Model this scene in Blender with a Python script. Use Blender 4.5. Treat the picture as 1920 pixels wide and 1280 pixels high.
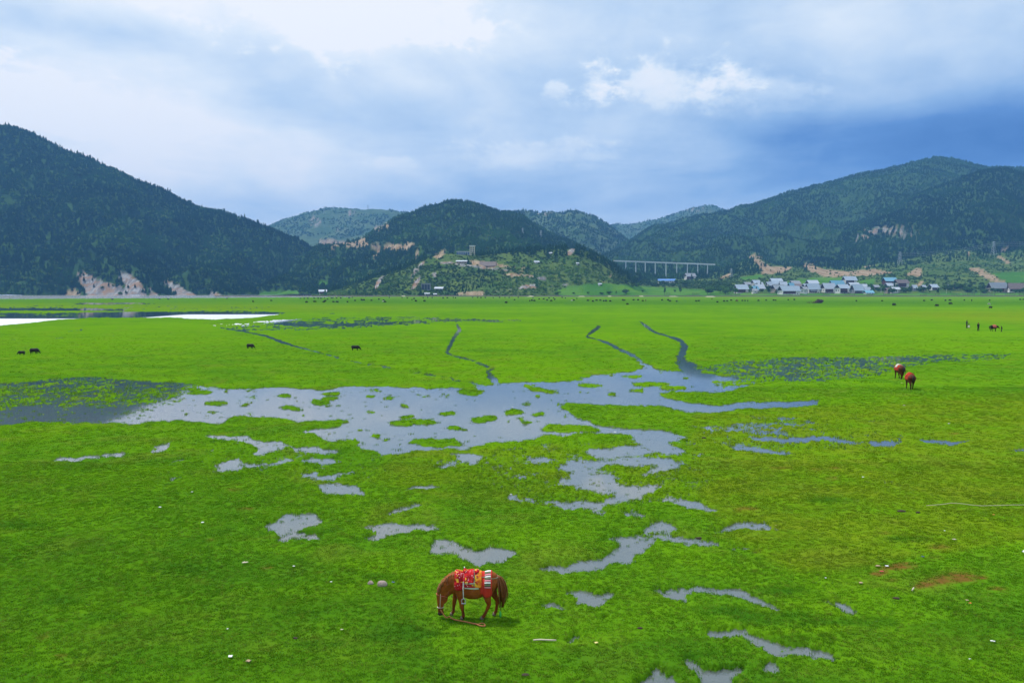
import bpy, bmesh, math, random
import numpy as np
from mathutils import Vector, Matrix, noise as mnoise
from mathutils.bvhtree import BVHTree

R = math.radians
random.seed(7)
rng = np.random.default_rng(11)
scene = bpy.context.scene
for o in list(bpy.data.objects):
    bpy.data.objects.remove(o)
col = scene.collection

# ------------------------------------------------------------------ camera
CAM_H = 8.6
F = 1600.0                      # focal length in photo pixels (photo 1920 x 1280)
PITCH = math.atan(95.0 / F)     # horizon on photo row 545
cam_d = bpy.data.cameras.new('camera')
cam = bpy.data.objects.new('camera', cam_d)
col.objects.link(cam)
cam.location = (0, 0, CAM_H)
cam.rotation_euler = (R(90) - PITCH, 0, 0)
cam_d.sensor_width = 36.0
cam_d.lens = 36.0 * F / 1920.0
cam_d.clip_start = 0.1
cam_d.clip_end = 30000
scene.camera = cam

# ------------------------------------------------------------------ node helper
class NT:
    def __init__(s, tree):
        s.t = tree
    def n(s, typ, ins=None, **kw):
        nd = s.t.nodes.new(typ)
        for k, v in kw.items():
            setattr(nd, k, v)
        for k, v in (ins or {}).items():
            s.set(nd, k, v)
        return nd
    def set(s, nd, k, v):
        sock = nd.inputs[k]
        if isinstance(v, bpy.types.NodeSocket):
            s.t.links.new(v, sock)
        elif isinstance(v, bpy.types.Node):
            s.t.links.new(v.outputs[0], sock)
        else:
            sock.default_value = v
    def m(s, op, a, b=None, c=None, clamp=False):
        nd = s.t.nodes.new('ShaderNodeMath'); nd.operation = op; nd.use_clamp = clamp
        for i, v in enumerate((a, b, c)):
            if v is not None:
                s.set(nd, i, v)
        return nd.outputs[0]
    def mix(s, f, a, b, blend='MIX'):
        nd = s.t.nodes.new('ShaderNodeMix'); nd.data_type = 'RGBA'; nd.blend_type = blend
        s.set(nd, 0, f)
        for i, v in ((6, a), (7, b)):
            if isinstance(v, (tuple, list)) and len(v) == 3:
                v = (*v, 1)
            s.set(nd, i, v)
        return nd.outputs[2]
    def noise(s, vec, scale, detail=3, rough=0.55, dist=0.0):
        nd = s.n('ShaderNodeTexNoise', {'Scale': scale, 'Detail': detail, 'Roughness': rough, 'Distortion': dist})
        if vec is not None:
            s.set(nd, 'Vector', vec)
        return nd.outputs['Fac']
    def step(s, v, lo, hi):
        nd = s.n('ShaderNodeMapRange', {'Value': v, 'From Min': lo, 'From Max': hi}, interpolation_type='SMOOTHSTEP')
        return nd.outputs[0]
    def attr(s, name):
        return s.n('ShaderNodeAttribute', attribute_name=name)

# ------------------------------------------------------------------ sky, sun, exposure
SUN_EL, SUN_AZ = 60.0, -52.0    # degrees; azimuth from +Y (view direction), negative = left
world = bpy.data.worlds.new('World')
scene.world = world
world.use_nodes = True
wt = NT(world.node_tree)
world.node_tree.nodes.clear()

def build_sky():
    out = wt.n('ShaderNodeOutputWorld')
    sky = wt.n('ShaderNodeTexSky', sky_type='NISHITA')
    sky.sun_disc = False
    sky.sun_elevation = R(SUN_EL)
    sky.sun_rotation = R(SUN_AZ)
    sky.altitude = 3200
    tc = wt.n('ShaderNodeTexCoord')
    d = tc.outputs['Generated']
    sep = wt.n('ShaderNodeSeparateXYZ', {0: d})
    x, y, z = sep.outputs
    az = wt.m('MULTIPLY', wt.m('ARCTAN2', x, y), 57.2958)
    el = wt.m('MULTIPLY', wt.m('ARCSINE', z), 57.2958)
    # cloud deck coordinates: direction projected to a high layer, so streaks flatten towards the horizon
    zz = wt.m('ADD', wt.m('MAXIMUM', z, 0.0), 0.16)
    deck = wt.n('ShaderNodeCombineXYZ', {0: wt.m('DIVIDE', x, zz), 1: wt.m('DIVIDE', y, zz), 2: 0.3}).outputs[0]
    n_big = wt.noise(deck, 0.85, 4, 0.55, 0.5)
    n_mid = wt.noise(deck, 2.0, 6, 0.58, 0.5)
    ang = wt.n('ShaderNodeCombineXYZ', {0: wt.m('MULTIPLY', az, 0.1), 1: wt.m('MULTIPLY', el, 0.17), 2: 1.7}).outputs[0]
    n_puff = wt.noise(ang, 2.3, 7, 0.62, 0.2)
    n_fine = wt.noise(ang, 7.5, 5, 0.6, 0.2)
    n_wisp = wt.noise(ang, 0.75, 6, 0.55, 0.6)
    def px(p):
        a = math.atan((p[0] - 960) / F)
        return math.degrees(a), math.degrees(math.atan((545 - p[1]) / F * math.cos(a)))
    def gauss(cx, cy, sx, sy, dn=0.0):
        a0, e0 = px((cx, cy)); sx = math.degrees(sx / F); sy = math.degrees(sy / F)
        u = wt.m('DIVIDE', wt.m('SUBTRACT', az, a0), sx)
        v = wt.m('DIVIDE', wt.m('SUBTRACT', el, e0), sy)
        s2 = wt.m('ADD', wt.m('MULTIPLY', u, u), wt.m('MULTIPLY', v, v))
        return wt.m('EXPONENT', wt.m('MULTIPLY', s2, -1.0))
    def add(*v):
        r = v[0]
        for q in v[1:]:
            r = wt.m('ADD', r, q)
        return r
    mul = lambda a, b: wt.m('MULTIPLY', a, b)
    # brightness field of the cloud cover
    B = add(0.72, mul(wt.m('SUBTRACT', n_big, 0.5), 0.55), mul(wt.m('SUBTRACT', n_mid, 0.5), 0.34),
            mul(wt.m('SUBTRACT', n_wisp, 0.5), 0.42), mul(wt.m('SUBTRACT', n_puff, 0.5), 0.20), mul(wt.m('SUBTRACT', n_fine, 0.5), 0.05))
    for cx, cy, sx, sy, a in SKY_FIELD:
        B = add(B, mul(gauss(cx, cy, sx, sy), a))
    # cumulus heads with crisp, noisy upper edges
    for cx, cy, sx, sy, a in SKY_PUFFS:
        g = gauss(cx, cy, sx, sy)
        f = wt.m('ADD', g, add(mul(wt.m('SUBTRACT', n_puff, 0.5), 2.3), mul(wt.m('SUBTRACT', n_fine, 0.5), 1.2)))
        up = wt.step(el, px((cx, cy + sy * 1.5))[1], px((cx, cy - sy * 0.3))[1]) if cy > 75 else 1.0
        B = add(B, mul(mul(mul(wt.step(f, 0.34, 0.92), wt.step(g, 0.03, 0.30)), up), a))
    ramp = wt.n('ShaderNodeValToRGB', {0: B})
    cr = ramp.color_ramp
    stops = [(0.0, (0.040, 0.140, 0.420)), (0.22, (0.110, 0.255, 0.580)), (0.45, (0.300, 0.480, 0.755)),
             (0.68, (0.565, 0.715, 0.890)), (0.86, (0.810, 0.895, 0.965)), (1.0, (0.98, 0.99, 1.0))]
    cr.elements[0].position = stops[0][0]; cr.elements[0].color = (*stops[0][1], 1)
    cr.elements[1].position = stops[-1][0]; cr.elements[1].color = (*stops[-1][1], 1)
    for p, c in stops[1:-1]:
        e = cr.elements.new(p); e.color = (*c, 1)
    bg1 = wt.n('ShaderNodeBackground', {'Color': sky.outputs[0], 'Strength': 0.10})
    bg2 = wt.n('ShaderNodeBackground', {'Color': ramp.outputs[0], 'Strength': 1.0})
    mx = wt.n('ShaderNodeMixShader', {0: 0.92, 1: bg1.outputs[0], 2: bg2.outputs[0]})
    wt.t.links.new(mx.outputs[0], out.inputs['Surface'])

SKY_FIELD = [  # photo x, y, half-widths, change of brightness: broad lights and darks of the cloud cover
    (620, 30, 330, 80, 0.36), (150, -60, 300, 90, 0.14), (90, 200, 280, 110, 0.26), (480, 300, 420, 130, 0.10),
    (1940, 268, 400, 80, -0.72), (1480, 245, 300, 45, -0.12), (1150, 360, 480, 45, -0.16),
    (1700, 40, 330, 70, 0.08), (170, 60, 170, 30, -0.16), (700, 400, 300, 30, -0.08), (900, 220, 260, 60, -0.06),
]
SKY_PUFFS = [
    (1250, 172, 165, 62, 0.24), (1125, 168, 46, 56, 0.26), (1040, 172, 30, 24, 0.20), (1390, 178, 140, 54, 0.12),
    (130, 215, 150, 60, 0.20), (15, 170, 60, 50, 0.22), (1010, 292, 190, 34, 0.12), (640, 40, 250, 80, 0.16), (860, 30, 60, 60, 0.10),
    (740, 305, 70, 20, 0.10),
]
build_sky()

sun_d = bpy.data.lights.new('sun', 'SUN')
sun_d.energy = 3.8
sun_d.angle = R(5)
sun_d.color = (1.0, 0.955, 0.88)
sun = bpy.data.objects.new('sun', sun_d)
col.objects.link(sun)
sv = Vector((math.sin(R(SUN_AZ)) * math.cos(R(SUN_EL)), math.cos(R(SUN_AZ)) * math.cos(R(SUN_EL)), math.sin(R(SUN_EL))))
sun.rotation_euler = sv.to_track_quat('Z', 'Y').to_euler()
sun.location = (-60, 40, 120)

vs = scene.view_settings
vs.view_transform = 'Standard'
vs.look = 'None'
vs.exposure = 0.15
vs.gamma = 1.0
vs.use_curve_mapping = False
scene.render.engine = 'CYCLES'
cy = scene.cycles
cy.use_denoising = True
try:
    cy.denoiser = 'OPENIMAGEDENOISE'
    cy.denoising_prefilter = 'ACCURATE'
except Exception:
    pass
cy.max_bounces = 4
cy.diffuse_bounces = 2
cy.glossy_bounces = 2
cy.transmission_bounces = 3
cy.volume_bounces = 0
cy.transparent_max_bounces = 8
cy.use_adaptive_sampling = True
cy.adaptive_threshold = 0.02

# ------------------------------------------------------------------ projection between photo pixels and the place
CP, SP = math.cos(PITCH), math.sin(PITCH)
def ray(px, py):
    x = (px - 960.0) / F; y = (640.0 - py) / F
    return x, CP + y * SP, -SP + y * CP
def at_depth(px, py, d):
    dx, dy, dz = ray(px, py)
    s = d / dy
    return dx * s, d, CAM_H + dz * s
def on_plane(px, py, z=0.0):
    dx, dy, dz = ray(px, py)
    s = (z - CAM_H) / dz
    return dx * s, dy * s, z
def to_px(x, y, z):
    zc = y * CP - (z - CAM_H) * SP          # depth along the view axis
    yc = y * SP + (z - CAM_H) * CP
    zc = np.maximum(zc, 0.05)
    return 960 + F * x / zc, 640 - F * yc / zc

# ------------------------------------------------------------------ noise
_perm = np.random.default_rng(3).permutation(4096).astype(np.int64)
_gr = np.random.default_rng(5).uniform(0, 2 * np.pi, 4096)
_gx, _gy = np.cos(_gr), np.sin(_gr)
def perlin(x, y, seed=0):
    x = np.asarray(x, float); y = np.asarray(y, float)
    xi = np.floor(x).astype(np.int64); yi = np.floor(y).astype(np.int64)
    xf = x - xi; yf = y - yi
    u = xf * xf * xf * (xf * (xf * 6 - 15) + 10); v = yf * yf * yf * (yf * (yf * 6 - 15) + 10)
    def g(ix, iy, dx, dy):
        h = _perm[(_perm[(ix + seed * 131) & 4095] + iy) & 4095]
        return _gx[h] * dx + _gy[h] * dy
    a = g(xi, yi, xf, yf); b = g(xi + 1, yi, xf - 1, yf)
    c = g(xi, yi + 1, xf, yf - 1); d = g(xi + 1, yi + 1, xf - 1, yf - 1)
    return ((a + u * (b - a)) + v * ((c + u * (d - c)) - (a + u * (b - a)))) * 1.5
def fbm(x, y, octv=4, seed=0, gain=0.5):
    r = 0; a = 1.0; t = 0
    for i in range(octv):
        r = r + a * perlin(x * 2 ** i, y * 2 ** i, seed + i); t += a; a *= gain
    return r / t * 1.2
def sstep(a, b, v):
    t = np.clip((v - a) / (b - a), 0, 1)
    return t * t * (3 - 2 * t)

# ------------------------------------------------------------------ photo-shaped masks (ground cover read off the photograph, used on the surface it lies on)
CX0, CY0, CW, CH = -500, 380, 2920, 1030
def canvas():
    return np.zeros((CH, CW), np.float32)
def fill(cv, poly, val=1.0):
    p = np.array(poly, float)
    x0 = int(max(0, math.floor(p[:, 0].min()) - CX0)); x1 = int(min(CW - 1, math.ceil(p[:, 0].max()) - CX0))
    y0 = int(max(0, math.floor(p[:, 1].min()) - CY0)); y1 = int(min(CH - 1, math.ceil(p[:, 1].max()) - CY0))
    if x1 < x0 or y1 < y0:
        return
    # 3 sub-rows so that thin far features keep their weight
    acc = np.zeros((y1 - y0 + 1, x1 - x0 + 1), np.float32)
    xs = np.arange(x0, x1 + 1) + CX0 + 0.5
    for sub in (1 / 6, 0.5, 5 / 6):
        ys = np.arange(y0, y1 + 1) + CY0 + sub
        X, Y = np.meshgrid(xs, ys)
        ins = np.zeros(X.shape, bool)
        n = len(p)
        for i in range(n):
            ax, ay = p[i]; bx, by = p[(i + 1) % n]
            if ay == by:
                continue
            c = ((ay > Y) != (by > Y)) & (X < (bx - ax) * (Y - ay) / (by - ay) + ax)
            ins ^= c
        acc += ins / 3.0
    reg = cv[y0:y1 + 1, x0:x1 + 1]
    cv[y0:y1 + 1, x0:x1 + 1] = reg * (1 - acc) + val * acc
def ell(cv, cx, cy_, rx, ry, val=1.0, slant=0.0):
    fill(cv, [(cx + rx * math.cos(a), cy_ + ry * math.sin(a) + slant * math.cos(a)) for a in np.linspace(0, 2 * np.pi, 18)[:-1]], val)
def stroke(cv, pts, val=1.0):
    """pts: (x, y, width) ; a tapering band, width measured across its direction"""
    L, Rr = [], []
    for i, (x, y, w) in enumerate(pts):
        a = pts[max(i - 1, 0)]; b = pts[min(i + 1, len(pts) - 1)]
        dx, dy = b[0] - a[0], b[1] - a[1]
        l = math.hypot(dx, dy) or 1
        nx, ny = -dy / l, dx / l
        w = w * (0.5 + 0.5 * abs(nx) * 1.0)
        L.append((x + nx * w / 2, y + ny * w / 2)); Rr.append((x - nx * w / 2, y - ny * w / 2))
    fill(cv, L + Rr[::-1], val)
def box1(a, r, axis):
    if r < 1:
        return a
    k = 2 * r + 1
    pad = [(0, 0), (0, 0)]; pad[axis] = (r + 1, r)
    c = np.cumsum(np.pad(a, pad, mode='edge'), axis=axis, dtype=np.float64)
    return ((np.take(c, range(k, c.shape[axis]), axis) - np.take(c, range(0, c.shape[axis] - k), axis)) / k).astype(np.float32)
def blur(a, rx, ry):
    for _ in range(2):
        a = box1(a, rx, 1); a = box1(a, ry, 0)
    return a
def sample(cv, px, py):
    u = np.clip(px - CX0 - 0.5, 0, CW - 1.001); v = np.clip(py - CY0 - 0.5, 0, CH - 1.001)
    ui = u.astype(int); vi = v.astype(int); fu = u - ui; fv = v - vi
    r = (cv[vi, ui] * (1 - fu) + cv[vi, ui + 1] * fu) * (1 - fv) + (cv[vi + 1, ui] * (1 - fu) + cv[vi + 1, ui + 1] * fu) * fv
    return np.where((px < CX0) | (px > CX0 + CW) | (py < CY0) | (py > CY0 + CH), 0, r)

# ------------------------------------------------------------------ object helpers
def tag(o, label=None, cat=None, group=None, kind=None):
    if label: o['label'] = label
    if cat: o['category'] = cat
    if group: o['group'] = group
    if kind: o['kind'] = kind
    return o
def link(o, parent=None):
    col.objects.link(o)
    if parent is not None:
        o.parent = parent
    return o
def empty(name, loc, rz=0.0):
    o = bpy.data.objects.new(name, None)
    o.empty_display_size = 0.2
    o.location = loc; o.rotation_euler = (0, 0, rz)
    return link(o)
def grid_mesh(name, P, mat=None, smooth=True, closed=False):
    """P: rows x cols x 3"""
    nr, nc = P.shape[:2]
    me = bpy.data.meshes.new(name)
    nv = nr * nc
    idx = np.arange(nv).reshape(nr, nc)
    f = np.stack([idx[:-1, :-1], idx[:-1, 1:], idx[1:, 1:], idx[1:, :-1]], -1).reshape(-1, 4)
    me.vertices.add(nv)
    me.vertices.foreach_set('co', np.ascontiguousarray(P, np.float32).reshape(-1))
    me.loops.add(f.size)
    me.loops.foreach_set('vertex_index', f.astype(np.int32).reshape(-1))
    me.polygons.add(len(f))
    me.polygons.foreach_set('loop_start', np.arange(0, f.size, 4, dtype=np.int32))
    me.polygons.foreach_set('loop_total', np.full(len(f), 4, np.int32))
    me.update(calc_edges=True)
    if smooth:
        me.polygons.foreach_set('use_smooth', np.ones(len(f), bool))
    if mat:
        me.materials.append(mat)
    return me
def set_attr(me, name, rgb):
    a = me.attributes.new(name, 'FLOAT_COLOR', 'POINT')
    c = np.ones((len(me.vertices), 4), np.float32)
    c[:, :rgb.shape[1]] = rgb
    a.data.foreach_set('color', c.reshape(-1))
def new_mat(name):
    m = bpy.data.materials.new(name); m.use_nodes = True
    m.node_tree.nodes.clear()
    t = NT(m.node_tree)
    out = t.n('ShaderNodeOutputMaterial')
    return m, t, out
def simple_mat(name, c, rough=0.8, var=0.25, scale=8.0, metal=0.0, spec=0.3, bump=0.0, space='Object'):
    m, t, out = new_mat(name)
    tc = t.n('ShaderNodeTexCoord').outputs[space]
    n = t.noise(tc, scale, 4, 0.6)
    cc = t.mix(n, tuple(v * (1 - var) for v in c), tuple(min(1, v * (1 + var)) for v in c))
    b = t.n('ShaderNodeBsdfPrincipled', {'Base Color': cc, 'Roughness': rough, 'Metallic': metal, 'Specular IOR Level': spec})
    if bump:
        bm = t.n('ShaderNodeBump', {'Strength': bump, 'Distance': 0.02, 'Height': n})
        t.t.links.new(bm.outputs[0], b.inputs['Normal'])
    t.t.links.new(b.outputs[0], out.inputs[0])
    return m

# ================================================================== THE SETTING: meadow with puddles
def ground_masks():
    wat = canvas()
    # lake at the foot of the left mountain and the flooded bands in front of it
    fill(wat, [(-500, 551), (775, 551), (782, 554), (700, 556.2), (420, 558.2), (0, 560.5), (-500, 562)])
    fill(wat, [(-500, 572), (300, 571), (560, 574), (500, 581), (0, 584), (-500, 587)], 0.42)
    fill(wat, [(120, 567.5), (250, 567), (345, 569.5), (150, 570.5)], 0.8)
    fill(wat, [(-500, 577), (60, 578), (230, 580), (235, 582.5), (60, 582), (-500, 583)], 0.75)
    fill(wat, [(-500, 589), (100, 585), (300, 583), (450, 582), (565, 585), (480, 591), (330, 596), (160, 597), (0, 594), (-500, 596)], 0.57)
    fill(wat, [(150, 587), (330, 586), (470, 588), (440, 592), (300, 594), (190, 594)], 0.85)
    fill(wat, [(-500, 595), (80, 594), (165, 596.5), (110, 599), (60, 605), (0, 610), (-500, 611)])
    fill(wat, [(330, 597), (420, 590.5), (550, 588), (500, 592), (480, 595), (400, 599)])
    fill(wat, [(110, 622), (150, 615), (165, 618), (140, 625)], 0.5)
    fill(wat, [(400, 606), (520, 598), (620, 593), (760, 591), (900, 596), (1005, 598), (980, 604), (850, 606), (760, 612), (640, 618), (520, 622), (450, 620)], 0.47)
    fill(wat, [(500, 600), (600, 603), (700, 604), (800, 600), (870, 598), (860, 602), (760, 606), (640, 613), (540, 614)], 0.56)
    fill(wat, [(840, 600), (950, 597), (1000, 600), (900, 604)], 0.52)
    fill(wat, [(700, 588), (730, 587), (725, 590), (705, 590)], 0.6)
    fill(wat, [(560, 588), (640, 586), (690, 588), (600, 591)], 0.5)
    # runnels
    stroke(wat, [(-500, 641, 5), (0, 638, 5), (100, 634, 6), (200, 630, 5), (300, 628, 4), (400, 625, 4)], 0.6)
    stroke(wat, [(390, 606, 2.5), (420, 616, 4), (460, 622, 4), (500, 630, 6), (530, 642, 8), (560, 651, 5), (600, 661, 5), (650, 675, 4.4), (720, 688, 4.4), (790, 700, 4.6), (850, 712, 5), (910, 722, 7)], 0.95)
    stroke(wat, [(856, 607, 4), (862, 618, 8), (850, 635, 7), (842, 652, 7), (836, 660, 6), (850, 667, 6), (890, 677, 6), (912, 687, 8), (922, 702, 9), (934, 718, 16)])
    stroke(wat, [(1080, 597, 4), (1070, 603, 5)], 0.7)
    stroke(wat, [(1125, 611, 8), (1108, 624, 7), (1098, 631, 5), (1118, 636, 4), (1140, 643, 8), (1165, 657, 8), (1190, 668, 8), (1205, 682, 10), (1222, 696, 26)])
    stroke(wat, [(1198, 601, 3), (1212, 612, 7), (1226, 622, 6), (1252, 630, 5), (1276, 638, 9), (1284, 650, 14), (1279, 662, 16), (1276, 675, 20), (1288, 690, 34), (1310, 703, 50)])
    # marshy water with grass standing in it
    fill(wat, [(-500, 722), (0, 718), (100, 708), (170, 704), (260, 711), (360, 717), (420, 727), (410, 746), (360, 768), (320, 786), (230, 794), (0, 796), (-500, 802)], 0.61)
    fill(wat, [(-500, 765), (0, 764), (150, 762), (330, 760), (290, 790), (0, 794), (-500, 800)], 0.8)
    fill(wat, [(180, 706), (250, 712), (330, 720), (330, 738), (220, 730)], 0.68)
    fill(wat, [(1290, 690), (1330, 684), (1380, 675), (1480, 668), (1600, 668), (1750, 664), (1900, 661), (1880, 675), (1770, 680), (1680, 691), (1660, 705), (1560, 713), (1500, 719), (1440, 713), (1380, 706)], 0.53)
    fill(wat, [(1360, 690), (1450, 680), (1540, 672), (1640, 672), (1640, 685), (1560, 700), (1480, 712), (1420, 706)], 0.6)
    fill(wat, [(1640, 670), (1760, 668), (1770, 676), (1660, 682)], 0.6)
    # the broad pond
    fill(wat, [(372, 729), (395, 731), (480, 727), (490, 724), (560, 726), (600, 730), (650, 724), (720, 722), (800, 728), (860, 725), (905, 722), (960, 718), (1010, 716), (1080, 708), (1150, 700), (1210, 690), (1290, 698), (1380, 706), (1420, 722), (1390, 733), (1330, 738), (1290, 745), (1270, 752), (1340, 760), (1440, 752), (1535, 750), (1530, 762), (1450, 765), (1380, 772), (1290, 776), (1250, 766), (1195, 762), (1120, 758), (1060, 757), (1050, 764), (1090, 784), (1130, 796), (1190, 804), (1240, 809), (1200, 816), (1120, 811), (1080, 816), (1000, 828), (930, 835), (870, 840), (790, 846), (740, 851), (690, 847), (640, 836), (600, 820), (565, 808), (590, 802), (640, 800), (655, 790), (640, 787), (560, 791), (500, 783), (420, 785), (410, 797), (360, 794), (300, 791), (235, 798), (270, 785), (320, 765), (350, 746)])
    for e in [(376, 737, 22, 4), (400, 757, 20, 4), (532, 743, 18, 3), (470, 745, 12, 2), (600, 753, 22, 5), (545, 765, 27, 4), (625, 738, 20, 3), (622, 746, 18, 3), (700, 730, 15, 2), (690, 742, 9, 2),
              (395, 774, 9, 2), (465, 776, 12, 2), (880, 732, 25, 7), (1050, 713, 42, 3), (1225, 722, 32, 4.5), (1270, 729, 28, 4), (1300, 744, 55, 8), (835, 775, 14, 3), (775, 792, 46, 5), (905, 784, 30, 6),
              (962, 774, 22, 5), (1015, 779, 15, 3), (975, 785, 12, 2), (850, 801, 13, 3.5), (765, 782, 12, 3), (815, 830, 46, 8), (930, 837, 62, 7), (1075, 804, 55, 6), (1035, 823, 28, 4), (1045, 808, 30, 5),
              (650, 830, 24, 4), (610, 836, 20, 4), (700, 815, 12, 3), (690, 770, 8, 2), (730, 745, 14, 2), (790, 742, 12, 2), (1150, 738, 10, 2), (1110, 722, 22, 3), (990, 760, 10, 2), (1200, 733, 14, 2), (1180, 705, 20, 2)]:
        ell(wat, *e, val=0.12)
    fill(wat, [(975, 724), (990, 723), (1030, 733), (1055, 738), (1040, 740), (1000, 734)], 0.05)
    fill(wat, [(1330, 715), (1400, 708), (1480, 712), (1420, 722), (1360, 728)], 0.45)
    # soaked sward with broken shallow puddles below the pond
    fill(wat, [(760, 858), (960, 838), (1100, 828), (1310, 815), (1340, 900), (1290, 945), (1180, 965), (1000, 955), (900, 910)], 0.33)
    fill(wat, [(330, 822), (620, 826), (760, 858), (700, 905), (560, 900), (380, 890)], 0.26)
    fill(wat, [(1300, 800), (1540, 785), (1700, 815), (1680, 840), (1420, 850), (1330, 830)], 0.32)
    # shallow puddles and channels in the near meadow
    for p in [
        [(1200, 812), (1250, 810), (1295, 822), (1260, 836), (1200, 832), (1190, 820)],
        [(1105, 838), (1150, 840), (1240, 832), (1290, 845), (1280, 857), (1220, 852), (1130, 859), (1100, 850)],
        [(1065, 868), (1110, 860), (1150, 862), (1190, 858), (1260, 866), (1285, 870), (1270, 883), (1220, 896), (1205, 891), (1250, 879), (1200, 872), (1130, 869), (1120, 886), (1155, 891), (1160, 905), (1200, 912), (1262, 918), (1210, 930), (1180, 941), (1120, 951), (1060, 956), (1020, 946), (1090, 940), (1150, 935), (1160, 925), (1100, 918), (1060, 908), (1045, 902), (1075, 898), (1070, 885), (1045, 883)],
        [(985, 859), (1030, 861), (1048, 867), (1000, 869)], [(950, 898), (990, 892), (975, 902)],
        [(945, 936), (955, 927), (975, 941), (1022, 944), (1000, 948), (960, 943)],
        [(1240, 940), (1290, 938), (1350, 955), (1335, 963), (1290, 956)], [(1175, 962), (1215, 965), (1225, 976), (1205, 976)], [(1105, 952), (1150, 960), (1130, 965)],
        [(1000, 1073), (1060, 1062), (1130, 1042), (1180, 1020), (1150, 1013), (1120, 1008), (1200, 1005), (1230, 985), (1250, 980), (1277, 995), (1255, 1008), (1340, 1014), (1352, 1023), (1300, 1026), (1240, 1022), (1220, 1037), (1190, 1047), (1195, 1059), (1150, 1059), (1100, 1074), (1050, 1083)],
        [(1355, 1025), (1422, 1034), (1420, 1039), (1385, 1036)],
        [(1335, 996), (1370, 988), (1430, 978), (1460, 992), (1410, 999), (1345, 1001)],
        [(796, 1042), (808, 1008), (840, 1011), (880, 1021), (940, 1024), (977, 1045), (930, 1060), (880, 1052), (850, 1037), (815, 1040)],
        [(498, 990), (520, 967), (585, 959), (597, 967), (620, 969), (592, 985), (560, 995), (602, 1004), (597, 1012), (550, 1012), (530, 1022), (513, 1019), (520, 1005)],
        [(666, 1009), (690, 1002), (705, 995), (668, 985), (720, 974), (760, 981), (827, 984), (817, 996), (760, 997), (720, 1005), (700, 1011)],
        [(722, 961), (745, 949), (785, 945), (790, 952), (755, 959), (730, 965)],
        [(586, 904), (620, 904), (665, 911), (692, 929), (640, 930), (605, 921)], [(565, 887), (595, 884), (592, 891), (640, 887), (672, 885), (620, 898), (590, 899)],
        [(403, 873), (425, 865), (452, 867), (447, 878), (435, 886), (403, 886)], [(450, 872), (560, 861), (557, 867), (460, 877)], [(560, 861), (620, 857), (642, 868), (600, 870)],
        [(370, 818), (410, 816), (430, 821), (465, 817), (470, 825), (520, 829), (547, 838), (520, 843), (495, 853), (470, 851), (485, 843), (470, 833), (430, 829), (400, 823)], [(545, 837), (600, 837), (642, 845), (620, 851), (560, 846)],
        [(288, 835), (325, 827), (312, 843), (290, 851), (273, 849), (295, 842)], [(205, 849), (242, 845), (235, 856), (200, 856)], [(95, 866), (110, 857), (200, 852), (195, 860), (120, 866)], [(300, 869), (342, 864), (337, 870)], [(310, 906), (322, 891), (332, 903)],
        [(840, 850), (865, 844), (907, 848), (892, 863), (875, 868), (860, 859)], [(798, 879), (840, 870), (852, 864), (847, 875)], [(765, 915), (800, 910), (840, 914), (800, 919), (768, 919)],
        [(1410, 820), (1520, 819), (1650, 827), (1500, 830), (1430, 827)], [(1370, 837), (1400, 837), (1505, 852), (1440, 852), (1390, 846)],
        [(1735, 826), (1815, 823), (1780, 832), (1745, 835)], [(1640, 828), (1690, 825), (1680, 835), (1650, 837)], [(1625, 786), (1670, 789), (1650, 792)], [(1880, 840), (1920, 838), (1925, 845), (1890, 846)],
        [(1045, 1113), (1080, 1106), (1162, 1112), (1142, 1131), (1110, 1139), (1085, 1136), (1090, 1121)], [(1013, 1143), (1050, 1137), (1070, 1147), (1030, 1150)],
        [(1223, 1117), (1260, 1113), (1290, 1106), (1310, 1100), (1350, 1103), (1390, 1107), (1420, 1121), (1452, 1135), (1466, 1144), (1440, 1144), (1400, 1129), (1370, 1118), (1320, 1113), (1293, 1119), (1294, 1134), (1262, 1134), (1245, 1125)],
        [(1546, 1128), (1580, 1126), (1614, 1140), (1580, 1144), (1560, 1139)],
        [(1310, 1192), (1335, 1180), (1370, 1184), (1410, 1187), (1424, 1198), (1460, 1205), (1500, 1218), (1556, 1225), (1564, 1242), (1530, 1242), (1500, 1234), (1440, 1228), (1423, 1216), (1400, 1201), (1340, 1199)],
        [(1423, 1252), (1450, 1238), (1457, 1260), (1430, 1268)],
        [(1285, 1238), (1300, 1243), (1310, 1257), (1350, 1256), (1407, 1260), (1385, 1285), (1370, 1304), (1320, 1304), (1303, 1276), (1293, 1256)],
        [(1188, 1280), (1215, 1263), (1250, 1266), (1272, 1274), (1240, 1306), (1190, 1306)], [(1058, 1207), (1085, 1189), (1100, 1195), (1080, 1212)],
    ]:
        fill(wat, p)
    for p in [[(1280, 800), (1330, 798), (1400, 795), (1470, 789), (1522, 788), (1527, 796), (1460, 803), (1480, 816), (1420, 816), (1370, 809), (1320, 806)], [(1380, 783), (1450, 778), (1520, 784), (1450, 788)]]:
        fill(wat, p, 0.62)
    for e in [(640, 868, 20, 3, .5), (1350, 880, 30, 3, .45), (1130, 1160, 18, 5, .45), (1660, 903, 24, 4, .62), (1270, 905, 30, 4, .4), (900, 868, 14, 3, .5), (1240, 1008, 40, 5, .55), (1480, 1215, 30, 6, .5), (780, 1040, 14, 4, .45), (940, 900, 16, 3, .45)]:
        ell(wat, *e[:4], val=e[4])
    soil = canvas(); red = canvas()
    for p in [[(1628, 1080), (1650, 1068), (1690, 1058), (1722, 1061), (1716, 1071), (1670, 1076), (1648, 1087)], [(1710, 1106), (1740, 1088), (1790, 1077), (1852, 1084), (1850, 1091), (1780, 1101), (1725, 1110)]]:
        fill(soil, p)
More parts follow.
